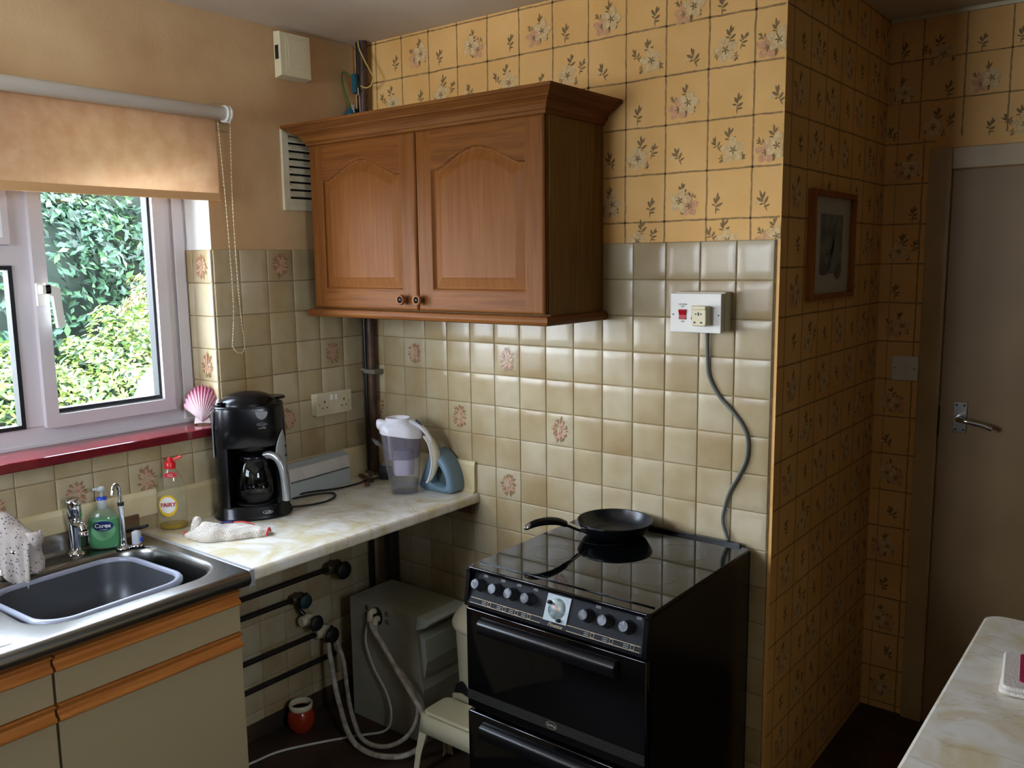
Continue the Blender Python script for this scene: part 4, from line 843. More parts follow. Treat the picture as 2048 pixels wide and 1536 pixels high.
# glass jug with silver handle
M_glassj = glassy('coffee_jug_glass', (226, 228, 226), rough=.02)
jg = MB(); jc = (.010, -.034, .0488); jg.lathe([(0, .001), (.050, .001), (.062, .012), (.070, .038), (.070, .070), (.064, .105), (.054, .130), (.047, .142)], jc, 40); jo = local(cf, jg, 'glass_jug', M_glassj)
local(cf, MB().lathe([(.0475, .138), (.0495, .140), (.0495, .152), (.048, .155), (.030, .159), (0, .161)], jc, 36), 'jug_collar', M_blackplastic, jo)
h = MB(); a = R(-38); dx, dy = math.cos(a), math.sin(a); H_ = []
for r_, z in ((.040, .152), (.062, .1565), (.086, .146), (.101, .118), (.108, .080), (.111, .040), (.111, .012)): H_.append((jc[0]+dx*r_, jc[1]+dy*r_, jc[2]+z))
h.tube(H_, [.011, .012, .012, .0115, .0115, .012, .012], 12, 0, 6, flat=1.25); local(cf, h, 'jug_handle', M_silver, jo)
local(cf, MB().lathe([(.044, .235), (.040, .222), (.02, .214), (0, .214)], (.010, -.034, 0), 30), 'brew_basket', M_blackmatt)
# mains lead
M_blk = mat('black_cord', (16, 16, 17), .5)
def Zp(*a): return [(x, y, ZW+z) for x, y, z in a]
lone(MB().tube(Zp((.160, -.540, .0045), (.205, -.480, .0045), (.222, -.420, .0045), (.212, -.370, .0045), (.180, -.330, .0045), (.145, -.325, .0045), (.115, -.375, .0045), (.098, -.450, .0045), (.088, -.485, .006), (.090, -.44, .011), (.105, -.37, .012), (.118, -.28, .0045), (.130, -.19, .0045), (.120, -.13, .0045), (.150, -.085, .012)), .0036, 8, 0, 8), 'power_cord', M_blk, 'black coffee maker lead looping across the worktop to the corner', 'cable', (.15, -.3, ZW))
pg = thing('mains_plug', 'black plug standing by the brown pipe behind the jug', 'plug', (.150, -.060, ZW))
q = MB(); q.M = Matrix.Translation((.150, -.058, ZW+.001)) @ Matrix.Rotation(R(25), 4, 'Z'); q.rbox(-.025, .025, -.016, .014, 0, .048, .008, 0, 4, .004); q.build('plug_body', M_blackmatt, pg)
q = MB(); q.M = Matrix.Translation((.150, -.058, ZW+.001)) @ Matrix.Rotation(R(25), 4, 'Z'); q.box(-.003, .003, -.010, -.006, .047, .068).box(-.014, -.008, .002, .006, .047, .062).box(.008, .014, .002, .006, .047, .062); q.build('pins', M_steel, pg)
co = thing('can_opener', 'rusty old can opener lying on the worktop by the corner pipes', 'can opener', (.12, -.115, ZW))
M_rust = mat('tarnished_steel', (104, 92, 76), .5, rgb2=(70, 54, 40), nscale=60, metal=.5)
q = MB(); q.M = Matrix.Translation((.115, -.115, ZW+.002)) @ Matrix.Rotation(R(-22), 4, 'Z'); q.rbox(-.085, .045, -.009, .009, 0, .007, .008, 0, 4, .002); q.build('handle', M_rust, co)
q = MB(); q.M = Matrix.Translation((.125, -.12, ZW+.010)) @ Matrix.Rotation(R(-46), 4, 'Z'); q.rbox(-.05, .08, -.006, .007, 0, .005, .006, 0, 4, .002); q.rbox(.078, .105, -.009, .009, -.003, .010, .006, 1, 4, .003); q.build('handle', [M_rust, mat('brown_grip', (92, 48, 34), .5)], co)
q = MB(); q.M = Matrix.Translation((.125, -.115, ZW+.009)); q.lathe([(.013, 0), (.014, .004), (.012, .012), (.004, .013), (.004, .022), (0, .022)], seg=18).rbox(-.022, .022, -.003, .003, .020, .030, .0028, 0, 3, .001); q.build('turning_key', M_rust, co)
# long carton by the window wall
bxo = thing('foil_carton', 'long pale blue and white cling film carton against the window wall', 'carton', (.055, -.31, ZW))
M_cw = mat('white_carton', (214, 206, 196), .6, rgb2=(196, 190, 184), nscale=12); M_cb = mat('blue_grey_carton', (176, 184, 182), .6); M_ct = mat('blue_scuffed_carton', (178, 186, 190), .6, rgb2=(110, 140, 158), nscale=16, ramp=(.5, .62), nstretch=(1, .4, 1))
q = MB(); q.M = Matrix.Translation((.052, -.172, ZW+.0006)) @ Matrix.Rotation(R(4), 4, 'Z')
q.box(-.028, .028, -.290, 0, 0, .056, 1); q.build('carton_tray', [M_cw, M_cb], bxo, bevel=.0015)
q = MB(); q.M = Matrix.Translation((.052, -.172, ZW+.0006)) @ Matrix.Rotation(R(4), 4, 'Z')
q.prism([(-.029, .010), (-.0285, .010), (-.0285, .112), (-.005, .1165), (.0225, .104), (.0285, .062), (.0295, .062), (.0235, .105), (-.005, .118), (-.029, .113)], 'y', -.290, .001, 0); q.box(-.028, .024, -.0008, .0002, .056, .104, 0); q.prism([(-.0283, .057), (.0283, .057), (.022, .100), (-.005, .113), (-.0283, .108)], 'y', -.289, -.286, 0); co2 = q.build('carton_lid', [M_cw], bxo)
q = MB(); q.M = Matrix.Translation((.052, -.172, ZW+.0006)) @ Matrix.Rotation(R(4), 4, 'Z'); q.prism([(-.029, .1135), (-.005, .1183), (.0238, .1053), (.0238, .1058), (-.005, .119), (-.029, .1142)], 'y', -.289, 0, 0); q.build('printed_top', M_ct, co2)
# water filter jug: local +x is the handle side
fj = thing('water_filter_jug', 'clear water filter jug with white lid on the worktop', 'jug', (.352, -.152, ZW+.0006), R(38))
M_clear = glassy('clear_smoky_plastic', (238, 236, 242), alpha_col=((206, 202, 214), .10)); M_smoke = glassy('smoky_funnel_plastic', (206, 202, 210), alpha_col=((176, 170, 184), .30)); M_wat = glassy('still_water', (222, 230, 232), rough=.01)
def hexo(a, b, xo=0, e=.36): return [(xo-a, -b*e), (xo-a*.74, -b), (xo+a*.5, -b*1.02), (xo+a, -b*.45), (xo+a, b*.45), (xo+a*.5, b*1.02), (xo-a*.74, b), (xo-a, b*e)]
def smooth_poly(P, it=2):
    for _ in range(it): P = [q for i in range(len(P)) for q in ((P[i][0]*.82+P[(i+1) % len(P)][0]*.18, P[i][1]*.82+P[(i+1) % len(P)][1]*.18), (P[i][0]*.18+P[(i+1) % len(P)][0]*.82, P[i][1]*.18+P[(i+1) % len(P)][1]*.82))]
    return P
q = MB(); q.loft([ringz(smooth_poly(hexo(a, b, x)), z) for z, a, b, x in ((.0, .038, .034, -.002), (.004, .046, .040, -.003), (.03, .050, .043, -.004), (.10, .060, .049, -.008), (.16, .066, .053, -.010), (.222, .070, .056, -.012))], 0, False); q.add(ringz(smooth_poly(hexo(.046, .040, -.003)), .004), [tuple(range(32))[::-1]]); jb = local(fj, q, 'jug_body', M_clear)
q = MB(); q.loft([ringz(smooth_poly(hexo(a, b, x)), z) for z, a, b, x in ((.128, .054, .043, -.008), (.135, .060, .047, -.009), (.222, .067, .053, -.012))], 0, False); q.add(ringz(smooth_poly(hexo(.054, .043, -.008)), .128), [tuple(range(32))[::-1]]); local(fj, q, 'inner_funnel', M_smoke)
q = MB(); q.loft([ringz(smooth_poly(hexo(.034, .030, -.004)), .068), ringz(smooth_poly(hexo(.036, .032, -.004)), .074), ringz(smooth_poly(hexo(.038, .034, -.004)), .148), ringz(smooth_poly(hexo(.030, .026, -.004)), .156)]); local(fj, q, 'filter_cartridge', mat('filter_white', (206, 202, 214), .5))
q = MB(); q.loft([ringz(smooth_poly(hexo(.044, .038, -.003)), .006), ringz(smooth_poly(hexo(.0495, .0425, -.004)), .048)]); local(fj, q, 'water', M_wat)
# lid
M_lidw = mat('white_lid_plastic', (232, 230, 236), .28)
q = MB(); base = smooth_poly(hexo(.073, .059, -.012)); 
def lidz(x): t = (x+.085)/.15; return .236-.022*max(0, t)**1.3
top_ = smooth_poly(hexo(.068, .052, -.014)); mo = [(-.016+.036*math.cos(2*PI*k/len(top_)), .033*math.sin(2*PI*k/len(top_))) for k in range(len(top_))]
def match(P): # rotate the mouth ring to line up with the outline
    a0 = math.atan2(P[0][1], P[0][0]+.012); sgn = 1
    return [(-.020+.043*math.cos(a0+2*PI*k/len(P)), .039*math.sin(a0+2*PI*k/len(P))) for k in range(len(P))]
mo = match(top_)
q.loft([[(p[0], p[1], lidz(p[0])-.016) for p in base], [(p[0], p[1], lidz(p[0])) for p in base], [(p[0], p[1], lidz(p[0])+.016) for p in top_], [(p[0]*1.08, p[1]*1.08, .258) for p in mo], [(p[0], p[1], .272) for p in mo], [(p[0]*.93-.001, p[1]*.93, .2725) for p in mo], [(p[0]*.86-.002, p[1]*.86, .254) for p in mo]]); lid = local(fj, q, 'jug_lid', M_lidw)
q = MB(); q.tube([(-.070, 0, .240), (-.088, 0, .250), (-.096, 0, .252)], [.022, .016, .010], 14, 0, 3, flat=1.3); local(fj, q, 'spout', M_lidw)
q = MB(); q.prism([(-.095, .187), (-.115, .196), (-.100, .176), (-.078, .165)], 'y', -.010, .010); local(fj, q, 'pouring_lip', M_clear)
# handle: hooded shoulder then bowed grip
q = MB(); q.loft([[(x, -w_, z-.003), (x, -w_*.9, z+t*.6), (x, -w_*.5, z+t), (x, w_*.5, z+t), (x, w_*.9, z+t*.6), (x, w_, z-.003)] for x, z, w_, t in ((.012, .262, .020, .005), (.035, .252, .021, .010), (.060, .234, .021, .013), (.082, .210, .020, .014), (.097, .184, .019, .014))], 0, True, True); hn = local(fj, q, 'handle_hood', M_lidw)
q = MB(); q.M = Matrix.Translation((.055, 0, .2525)) @ Matrix.Rotation(R(42), 4, 'Y'); q.rbox(-.016, .014, -.012, .012, -.003, .0012, .002, 0, 2, .0005); local(fj, q, 'indicator_window', mat('dark_blue_indicator', (22, 40, 58), .2), hn)
q = MB(); H_ = [(.070, .206), (.086, .180), (.094, .145), (.097, .110), (.092, .075), (.084, .050), (.076, .038)]
inner, _ = spline([Vector((a, 0, b)) for a, b in H_], 5)
q.loft([[(p.x, -.017, p.z), (p.x+.001, -.019, p.z), (p.x+.030*(1-.6*abs((p.z-.13)/.1)), -.014, p.z+.004), (p.x+.032*(1-.6*abs((p.z-.13)/.1)), .014, p.z+.004), (p.x+.001, .019, p.z), (p.x, .017, p.z)] for p in inner], 0, True, True); local(fj, q, 'handle_grip', mat('pale_olive_grip', (196, 190, 164), .4), hn)
q = MB()
for s_ in (-.0165,): q.tube([(p.x-.001, s_-.001, p.z) for p in inner], .0035, 8)
local(fj, q, 'handle_rim', M_lidw, hn)
# blue iron
ir = thing('travel_iron', 'small blue plastic iron shaped tool with a D handle in the corner', 'iron', (.428, -.062, ZW+.0006))
M_blue = mat('dusty_blue_plastic', (108, 134, 150), .42)
out_ = [(-.085, 0), (.070, 0), (.083, .008), (.086, .030), (.080, .062), (.066, .095), (.045, .124), (.018, .146), (-.008, .156), (-.030, .120), (-.060, .050)]
out_ = smooth_poly(out_, 2); inn_ = smooth_poly([(-.010, .030), (.045, .018), (.060, .028), (.058, .055), (.040, .085), (.010, .116), (-.002, .120), (-.012, .100)], 2)
n = len(out_); 
def resamp(P, n, c):
    L = []; m_ = len(P)
    for k in range(n):
        a = 2*PI*k/n; best = None; d = Vector((math.cos(a), math.sin(a)))
        for i in range(m_):
            p, q_ = Vector(P[i])-Vector(c), Vector(P[(i+1) % m_])-Vector(c); e = q_-p; den = d.x*e.y-d.y*e.x
            if abs(den) < 1e-9: continue
            t = (p.x*e.y-p.y*e.x)/den; u_ = (p.x*d.y-p.y*d.x)/den
            if t > 0 and -1e-6 <= u_ <= 1+1e-6 and (best is None or t > best): best = t
        L.append((c[0]+d.x*best, c[1]+d.y*best))
    return L
c0 = (.020, .062); O_ = resamp(out_, 56, c0); I_ = resamp(inn_, 56, c0)
def sc(P, k): return [(c0[0]+(p[0]-c0[0])*k, c0[1]+(p[1]-c0[1])*k) for p in P]
def yr(P, y): return [(p[0], y, p[1]) for p in P]
q = MB(); q.loft([yr(sc(O_, .96), .045), yr(O_, .038), yr(O_, -.008), yr(sc(O_, .97), -.022), yr([(a[0]*.35+b[0]*.65, a[1]*.35+b[1]*.65) for a, b in zip(O_, I_)], -.032), yr(I_, -.026), yr(sc(I_, .9), .0)], 0, True); local(ir, q, 'iron_body', M_blue)
q = MB(); q.add(yr(sc(I_, .895), -.0006), [tuple(range(56))], 0); q.loft([yr(sc(I_, .895), -.0005), yr(sc(I_, .86), -.003)], 0, True); local(ir, q, 'handle_recess', mat('grey_green_recess', (70, 84, 80), .6))
# washing up liquid bottle
fb = thing('washing_up_liquid_bottle', 'clear nearly empty yellow washing-up liquid bottle with red cap', 'bottle', (.055, -.872, ZW+.0006), R(52))
def oval(rx, ry, z, n=28): return [(rx*math.cos(2*PI*k/n), ry*math.sin(2*PI*k/n), z) for k in range(n)]
PB = ((0, .038, .024), (.004, .042, .028), (.03, .043, .029), (.10, .043, .029), (.135, .040, .027), (.160, .032, .023), (.180, .021, .018), (.192, .015, .015))
M_bot = glassy('clear_bottle_plastic', (250, 250, 246), alpha_col=((226, 222, 204), .06)); q = MB(); q.loft([oval(a, b, z) for z, a, b in PB], 0, True); fbo = local(fb, q, 'bottle_body', M_bot)
q = MB(); q.loft([oval(a-.002, b-.002, z) for z, a, b in ((.003, .038, .026), (.006, .0415, .0275), (.016, .0425, .0285))], 0, True); local(fb, q, 'yellow_liquid', glassy('yellow_liquid', (232, 206, 40), alpha_col=((214, 184, 20), .5)))
q = MB(); q.lathe([(.0165, .190), (.0165, .207), (.0145, .210), (.009, .212), (.009, .220), (.006, .224), (0, .225)], (0, 0, 0), 24).tube([(.006, 0, .216), (.022, 0, .220), (.034, 0, .226)], [.003, .005, .006], 8, 0, 2, flat=.6); local(fb, q, 'red_cap', mat('bright_red_cap', (206, 24, 32), .3), fbo)
def wrap(mb, cx, cz, a, b, rad, m, off=.0006, n=28):     # oval label wrapped on the -y side of the bottle
    rx, ry = rad; P = []
    for r_ in (1, .66, .33, .01): P.append([(cx+a*r_*math.cos(2*PI*k/n), -(ry+off)*math.sqrt(max(.02, 1-((cx+a*r_*math.cos(2*PI*k/n))/(rx+off))**2)), cz+b*r_*math.sin(2*PI*k/n)) for k in range(n)])
    mb.loft(P, m, True, True)
q = MB(); wrap(q, -.010, .078, .028, .034, (.043, .029), 0, .0006); wrap(q, -.010, .080, .0235, .026, (.043, .029), 1, .0010); local(fb, q, 'front_label', [mat('yellow_label', (226, 184, 30), .4), mat('white_label', (236, 232, 226), .4)], fbo)
text('label_text', 'FAIRY', .0178, (-.0085, -.0305, .081), F_BACK, mat('red_lettering', (196, 28, 40), .4), fbo, bold=.0004, sx=.95)
q = MB(); wrap(q, .002, .172, .019, .0095, (.028, .0205), 0, .0012); local(fb, q, 'neck_label', mat('red_neck_label', (202, 40, 50), .4), fbo)
text('label_text', 'power', .0055, (.002, -.0232, .1745), F_BACK, M_white, fbo); text('label_text', 'original', .0050, (.002, -.0232, .1690), F_BACK, M_white, fbo)
# hand soap
hs_ = thing('hand_soap_bottle', 'green hand soap pump bottle with blue label behind the sink', 'soap bottle', (.074, -1.100, ZW+.004), R(50))
M_soapb = glassy('soap_bottle_plastic', (226, 240, 230), alpha_col=((210, 224, 214), .1)); M_soap = mat('green_soap', (70, 196, 110), .25, trans=.35)
PS = ((0, .040, .022), (.004, .044, .026), (.03, .045, .027), (.08, .043, .026), (.10, .036, .023), (.112, .022, .017), (.118, .013, .013))
q = MB(); q.loft([oval(a, b, z) for z, a, b in PS], 0, True); so_ = local(hs_, q, 'bottle_body', M_soapb)
q = MB(); q.loft([oval(a-.0022, b-.0022, z) for z, a, b in ((.003, .040, .023), (.006, .044, .026), (.03, .045, .027), (.078, .043, .026), (.086, .041, .0255))], 0, True); local(hs_, q, 'green_soap', M_soap)
q = MB(); q.lathe([(.013, .116), (.0135, .122), (.013, .140), (.010, .146)], (0, 0, 0), 20, 0).lathe([(.0135, .142), (.0135, .149), (.006, .150)], (0, 0, 0), 20, 1).lathe([(.004, .150), (.004, .166), (.011, .168), (.012, .174), (.008, .180), (0, .181)], (0, 0, 0), 18, 0).tube([(.0, 0, .174), (-.022, -.004, .173)], [.006, .004], 8); local(hs_, q, 'pump', [glassy('clear_pump', (236, 240, 240), alpha_col=((214, 220, 220), .45)), mat('blue_collar', (36, 70, 190), .3)], so_)
q = MB(); wrap(q, .003, .058, .032, .030, (.045, .027), 1, .0006); wrap(q, .004, .070, .0275, .0150, (.045, .0268), 0, .0011); local(hs_, q, 'front_label', [mat('navy_label', (16, 34, 92), .35), glassy('clear_green_label', (190, 232, 196), alpha_col=((150, 214, 160), .5))], so_)
text('label_text', 'Carex', .0165, (.004, -.0291, .0715), F_BACK, M_white, so_, bold=.0003, sx=1.05); text('label_text', 'protect+', .0060, (.006, -.0291, .0605), F_BACK, M_white, so_)
# taps
def tap(cx, cy, label, group, rz, lever=True):
    t = thing('pillar_tap', label, 'tap', (cx, cy, ZW+.0025), rz, group)
    q = MB(); q.lathe([(.024, 0), (.023, .004), (.015, .009), (.013, .02), (.0145, .05), (.018, .085), (.020, .100), (.018, .106)], seg=24)
    q.tube([(.008, 0, .088), (.030, 0, .093), (.048, 0, .090), (.056, 0, .078)], [.012, .0115, .011, .011], 14, 0, 5); q.lathe([(.0130, 0), (.0130, .012), (.010, .012)], (.0565, 0, .066), 16); local(t, q, 'tap_body', M_chrome)
    q = MB(); q.lathe([(.018, .104), (.021, .108), (.021, .150), (.019, .160), (.010, .164), (0, .165)], seg=24)
    if lever: q.tube([(.018, .0, .148), (.036, 0, .150), (.046, 0, .158)], [.006, .005, .0065], 10, 0, 3)
    local(t, q, 'tap_handle', M_chrome); return t
tap(.058, -1.175, 'chrome pillar tap between the draped cloth and the soap bottle', 'sink taps', R(-2)); tap(.062, -1.372, 'chrome pillar tap with a spotted dishcloth hung over it', 'sink taps', R(10), False)
ft = thing('filter_tap', 'slim chrome swan neck tap with white lever in front of the soap', 'tap', (.118, -1.068, ZW+.0025))
q = MB(); q.lathe([(.022, 0), (.021, .003), (.012, .006), (.009, .012), (.008, .03)], (.118, -1.068, ZW+.0025), 20); q.tube([(0.118, -1.068, ZW+.02), (0.118, -1.068, ZW+.13)], .0075, 14); q.tube([(0.118, -1.068, ZW+.128), (0.118, -1.069, ZW+.162), (0.120, -1.074, ZW+.186), (0.128, -1.086, ZW+.194), (0.137, -1.097, ZW+.186), (0.140, -1.102, ZW+.170)], .0055, 12, 0, 6); q.build('swan_neck', M_chrome, ft)
MB().lathe([(.0088, 0), (.0088, .010)], (0.118, -1.068, ZW+.128), 16).build('rubber_ring', M_blackmatt, ft)
q = MB(); q.M = Matrix.Translation((0.134, -1.044, ZW+.004)) @ Matrix.Rotation(R(40), 4, 'Z'); q.rbox(-.004, .018, -.011, .011, .006, .045, .005, 0, 4, .004); q.lathe([(.018, 0), (.019, .004), (.014, .008)], (.006, 0, 0), 20, 1); q.rbox(.018, .024, -.006, .006, .014, .026, .002, 2, 3, .001); q.build('lever', [glassy('clear_lever', (236, 238, 240), alpha_col=((222, 226, 230), .6)), M_chrome, mat('blue_button', (40, 74, 190), .3)], ft)
kn = MB(); kn.M = Matrix.Translation((.06, -1.035, ZW+.030)) @ Matrix.Rotation(R(38), 4, 'Z') @ Matrix.Rotation(R(-14), 4, 'Y'); kn.rbox(-.06, .075, -.009, .009, -.004, .004, .006, 0, 4, .002)
kn.v = [v+Vector((0, 0, 0)) for v in kn.v]
lone(kn, 'black_handled_brush', M_blackmatt, 'flat black handle leaning behind the slim tap', 'brush handle', (.06, -1.035, ZW))
# dish cloth over the left tap
M_dish = mat('spotted_dishcloth', (206, 196, 190), .9, bump=.5, bscale=220); nd = M_dish.node_tree; vt = nd.nodes.new('ShaderNodeTexVoronoi'); vt.inputs['Scale'].default_value = 120; td = nd.nodes.new('ShaderNodeTexCoord'); nd.links.new(td.outputs['Object'], vt.inputs['Vector']); cd = nd.nodes.new('ShaderNodeValToRGB'); cd.color_ramp.elements[0].position = .20; cd.color_ramp.elements[0].color = s2l((84, 72, 100)); cd.color_ramp.elements[1].position = .30; cd.color_ramp.elements[1].color = s2l((190, 178, 168)); nd.links.new(vt.outputs['Distance'], cd.inputs[0]); nd.links.new(cd.outputs[0], nd.nodes['Principled BSDF'].inputs['Base Color'])
q = MB(); G = []; rg = [Vector((.045, -1.415, ZW+.155)), Vector((.062, -1.385, ZW+.175)), Vector((.082, -1.362, ZW+.170)), Vector((.105, -1.345, ZW+.140)), Vector((.122, -1.328, ZW+.118)), Vector((.132, -1.316, ZW+.100))]
RG, _ = spline(rg, 8)
for i, p in enumerate(RG):
    t = i/(len(RG)-1); row = []; pr_ = Vector((.62, -.78, 0)); L1 = .085+.055*math.sin(t*2.9)+.05*t; L2 = .082+.05*t
    for k in range(-12, 13):
        s_ = k/12; a = abs(s_); L = L1 if s_ > 0 else L2; wob = .010*math.sin(t*13+a*2)*a+.005*math.sin(t*29)*a
        sp = min(a*6, 1); side = (.027+wob+.006*a)*sp*(1 if s_ > 0 else -1)
        row.append(tuple(p+pr_*side+Vector((0, 0, -L*max(0, a-.08)-.004*sp+.002*math.sin(t*17+k)))))
    G.append(row)
q.grid(G, 0, True); dc = lone(q, 'dish_cloth', M_dish, 'white spotted dishcloth draped over the left tap', 'cloth', (.08, -1.36, ZW+.1), solid=.003)
q = MB(); G = []      # trailing frayed tail
for i in range(13):
    t = i/12; z = ZW+.118-.11*t; G.append([(.134+.006*math.sin(t*8)+.010*(1-abs(s_)), -1.318+.020*s_+.004*math.sin(t*11), z) for s_ in (-1, -.5, 0, .5, 1)])
q.grid(G, 0, True); q.v = [v-Vector(dc.location) for v in q.v]; q.build('hanging_corner', M_dish, dc, local=True, solid=.004)
# washing-up bowl
wbw = thing('washing_up_bowl', 'grey plastic washing-up bowl sitting in the sink', 'bowl', (.315, -1.265, ZW+BZ)); M_bowl = mat('grey_bowl_plastic', (62, 63, 66), .38); M_rimb = mat('pale_grey_bowl_rim', (140, 142, 154), .3)
def bring(d, z, hump=0):
    P = rrect(-.170+d, .170-d, -.198+d, .198-d, .085-d*.6, 10); out = []
    for p in P:
        wst = 1-.05*math.exp(-(p[0]/.09)**2)*(abs(p[1])/.198)**6
        out.append((p[0], p[1]*wst, z))
    return out
q = MB(); q.M = Matrix.Translation((.312, -1.268, 0)) @ Matrix.Rotation(R(2.5), 4, 'Z')
q.loft([bring(.040, ZW+BZ+.0015), bring(.030, ZW+BZ+.004), bring(.018, ZW-.07), bring(.009, ZW-.016)], 0, False); q.add([tuple(p) for p in bring(.040, ZW+BZ+.0015)], [tuple(range(44))[::-1]], 0); q.loft([bring(.012, ZW-.014), bring(.021, ZW-.07), bring(.033, ZW+BZ+.008), bring(.05, ZW+BZ+.005)][::-1], 0, False); q.add([tuple(p) for p in bring(.05, ZW+BZ+.005)], [tuple(range(44))], 0)
q.build('bowl_shell', M_bowl, wbw)
q = MB(); q.M = Matrix.Translation((.312, -1.268, 0)) @ Matrix.Rotation(R(2.5), 4, 'Z'); q.loft([bring(.010, ZW-.016), bring(-.003, ZW-.020), bring(-.003, ZW-.012), bring(.001, ZW-.006), bring(.008, ZW-.005), bring(.0125, ZW-.009), bring(.013, ZW-.016)], 0, False); q.build('bowl_rim', M_rimb, wbw)
q = MB(); q.lathe([(0, 0), (.022, 0), (.027, .006), (.027, .014), (.020, .022), (0, .024)], (.448, -1.585, ZW-.0012), 20, sx=1.1); lone(q, 'scouring_sponge', mat('maroon_sponge', (70, 18, 24), .7), 'small dark maroon sponge on the drainer at the left edge', 'sponge', (.448, -1.585, ZW))
# crumpled tea towel
tw = thing('tea_towel', 'crumpled white waffle tea towel with red edging on the worktop', 'tea towel', (.26, -.84, ZW))
M_waf = mat('white_waffle_cotton', (216, 206, 192), .95); nw = M_waf.node_tree; ck_ = nw.nodes.new('ShaderNodeTexVoronoi'); ck_.inputs['Scale'].default_value = 190; ck_.inputs['Randomness'].default_value = 0; tt_ = nw.nodes.new('ShaderNodeTexCoord'); nw.links.new(tt_.outputs['Object'], ck_.inputs['Vector']); bpw = nw.nodes.new('ShaderNodeBump'); bpw.inputs['Strength'].default_value = .9; bpw.inputs['Distance'].default_value = .003; nw.links.new(ck_.outputs['Distance'], bpw.inputs['Height']); nw.links.new(bpw.outputs[0], nw.nodes['Principled BSDF'].inputs['Normal'])
TU, TD = Vector((.786, .617, 0)), Vector((.617, -.786, 0)); TO = Vector((.165, -.900, ZW+.0008))
def towel_loft(S, mb, rip=.0022, nseg=28, m=0):
    rings = []; us = [a[0] for a in S]; n = 44
    for i in range(n+1):
        u = us[0]+(us[-1]-us[0])*i/n; k = max(j for j in range(len(us)-1) if us[j] <= u+1e-9); t = (u-us[k])/(us[k+1]-us[k]); t = t*t*(3-2*t)
        c, w_, h_, z0 = [S[k][q]*(1-t)+S[k+1][q]*t for q in (1, 2, 3, 4)]; ring = []
        for j in range(nseg):
            a = 2*PI*j/nseg; ca, sa = math.cos(a), math.sin(a); r_ = 1+(.07*math.sin(3*a+u*40)+.05*math.sin(5*a-u*70))*(1 if sa > 0 else 0)
            z = max(sa, 0)**.75*h_*r_ if sa > 0 else sa*.0006
            ring.append(tuple(TO+TU*u+TD*(c+w_*ca*r_+rip*math.sin(u*90))+Vector((0, 0, z0+z))))
        rings.append(ring)
    mb.loft(rings, m, True, True)
q = MB(); towel_loft([(0, .004, .006, .010, 0), (.02, .010, .018, .020, 0), (.045, .020, .030, .036, 0), (.065, .026, .036, .050, 0), (.10, .024, .040, .044, 0), (.14, .012, .040, .032, 0), (.18, .004, .034, .030, 0), (.22, -.006, .026, .024, 0), (.247, -.012, .020, .016, 0)], q)
q.tube([tuple(TO+TU*.030+TD*.008+Vector((0, 0, .012))), tuple(TO+TU*.036+TD*.004+Vector((0, 0, .036))), tuple(TO+TU*.040+TD*.002+Vector((0, 0, .052))), tuple(TO+TU*.043+TD*.0+Vector((0, 0, .060)))], [.012, .015, .013, .006], 14, 0, 4)
q.build('towel_cloth', M_waf, tw)
q = MB(); towel_loft([(.085, -.030, .008, .006, 0), (.11, -.034, .022, .026, 0), (.15, -.034, .028, .030, 0), (.19, -.034, .020, .022, 0), (.21, -.030, .010, .010, 0)], q); q.build('folded_corner', M_waf, tw)
def tp(u, d, z): return tuple(TO+TU*u+TD*d+Vector((0, 0, z)))
q = MB(); q.tube([tp(.247, .010, .003), tp(.249, -.002, .016), tp(.249, -.018, .017), tp(.248, -.031, .003)], .0032, 8, 0, 4); q.build('red_edging', mat('red_edging', (196, 62, 60), .8), tw)
q = MB(); q.tube([tp(.135, -.040, .030), tp(.165, -.038, .031), tp(.19, -.040, .024), tp(.205, -.040, .012)], .0022, 8, 0, 4); q.build('red_edging', bpy.data.materials['red_edging'], tw)
q = MB(); q.tube([tp(-.001, .004, .003), tp(-.002, .003, .010), tp(.002, -.001, .014)], .003, 8, 0, 3); q.build('red_edging', bpy.data.materials['red_edging'], tw)
q = MB(); q.tube([tp(.085, -.038, .020), tp(.10, -.040, .028), tp(.118, -.042, .031), tp(.13, -.042, .032)], [.003, .005, .005, .002], 8, 0, 4, flat=.6); q.build('purple_print', mat('purple_print', (60, 48, 112), .9), tw)

# ------------------------------------------------------------------ under the worktop
ws = thing('water_softener', 'pale grey water softener box with hoses under the worktop', 'water softener', (.33, -.15, FZ))
M_ws = mat('dusty_off_white', (166, 163, 144), .5, rgb2=(146, 142, 122), nscale=6); M_wsl = mat('off_white_lid', (172, 176, 164), .35)
wy0, wy1 = -.258, -.050; wx0_, wx1_ = .152, .520; zt = FZ+.458
q = MB(); pf = [(wx0_, FZ), (wx1_, FZ), (wx1_-.002, FZ+.20), (wx1_-.012, FZ+.24), (wx1_-.028, FZ+.385), (wx1_-.036, FZ+.398), (wx1_-.040, zt-.052), (wx1_-.034, zt-.030), (wx1_-.03, zt), (wx0_+.004, zt), (wx0_, zt-.004)]
q.prism(pf, 'y', wy0, wy1); q.build('cabinet', M_ws, ws, bevel=.007, bseg=3)
q = MB(); q.prism([(wx1_-.038, zt-.050), (wx1_+.012, zt-.028), (wx1_+.030, zt-.010), (wx1_+.012, zt-.001), (wx1_-.03, zt)], 'y', wy0+.004, wy1-.004).build('lid_lip', M_wsl, ws, bevel=.004)
q = MB(); q.prism([(wx1_-.030, FZ+.394), (wx1_-.002, FZ+.380), (wx1_+.004, FZ+.30), (wx1_-.006, FZ+.242), (wx1_-.012, FZ+.240), (wx1_-.026, FZ+.384)], 'y', wy0+.012, wy1-.012).build('salt_drawer', M_wsl, ws, bevel=.005)
L = [[(.296+a*math.cos(2*PI*k/24), wy0-y_, FZ+.415+a*1.25*math.sin(2*PI*k/24)) for k in range(24)] for a, y_ in ((.027, .0004), (.024, .0012))]
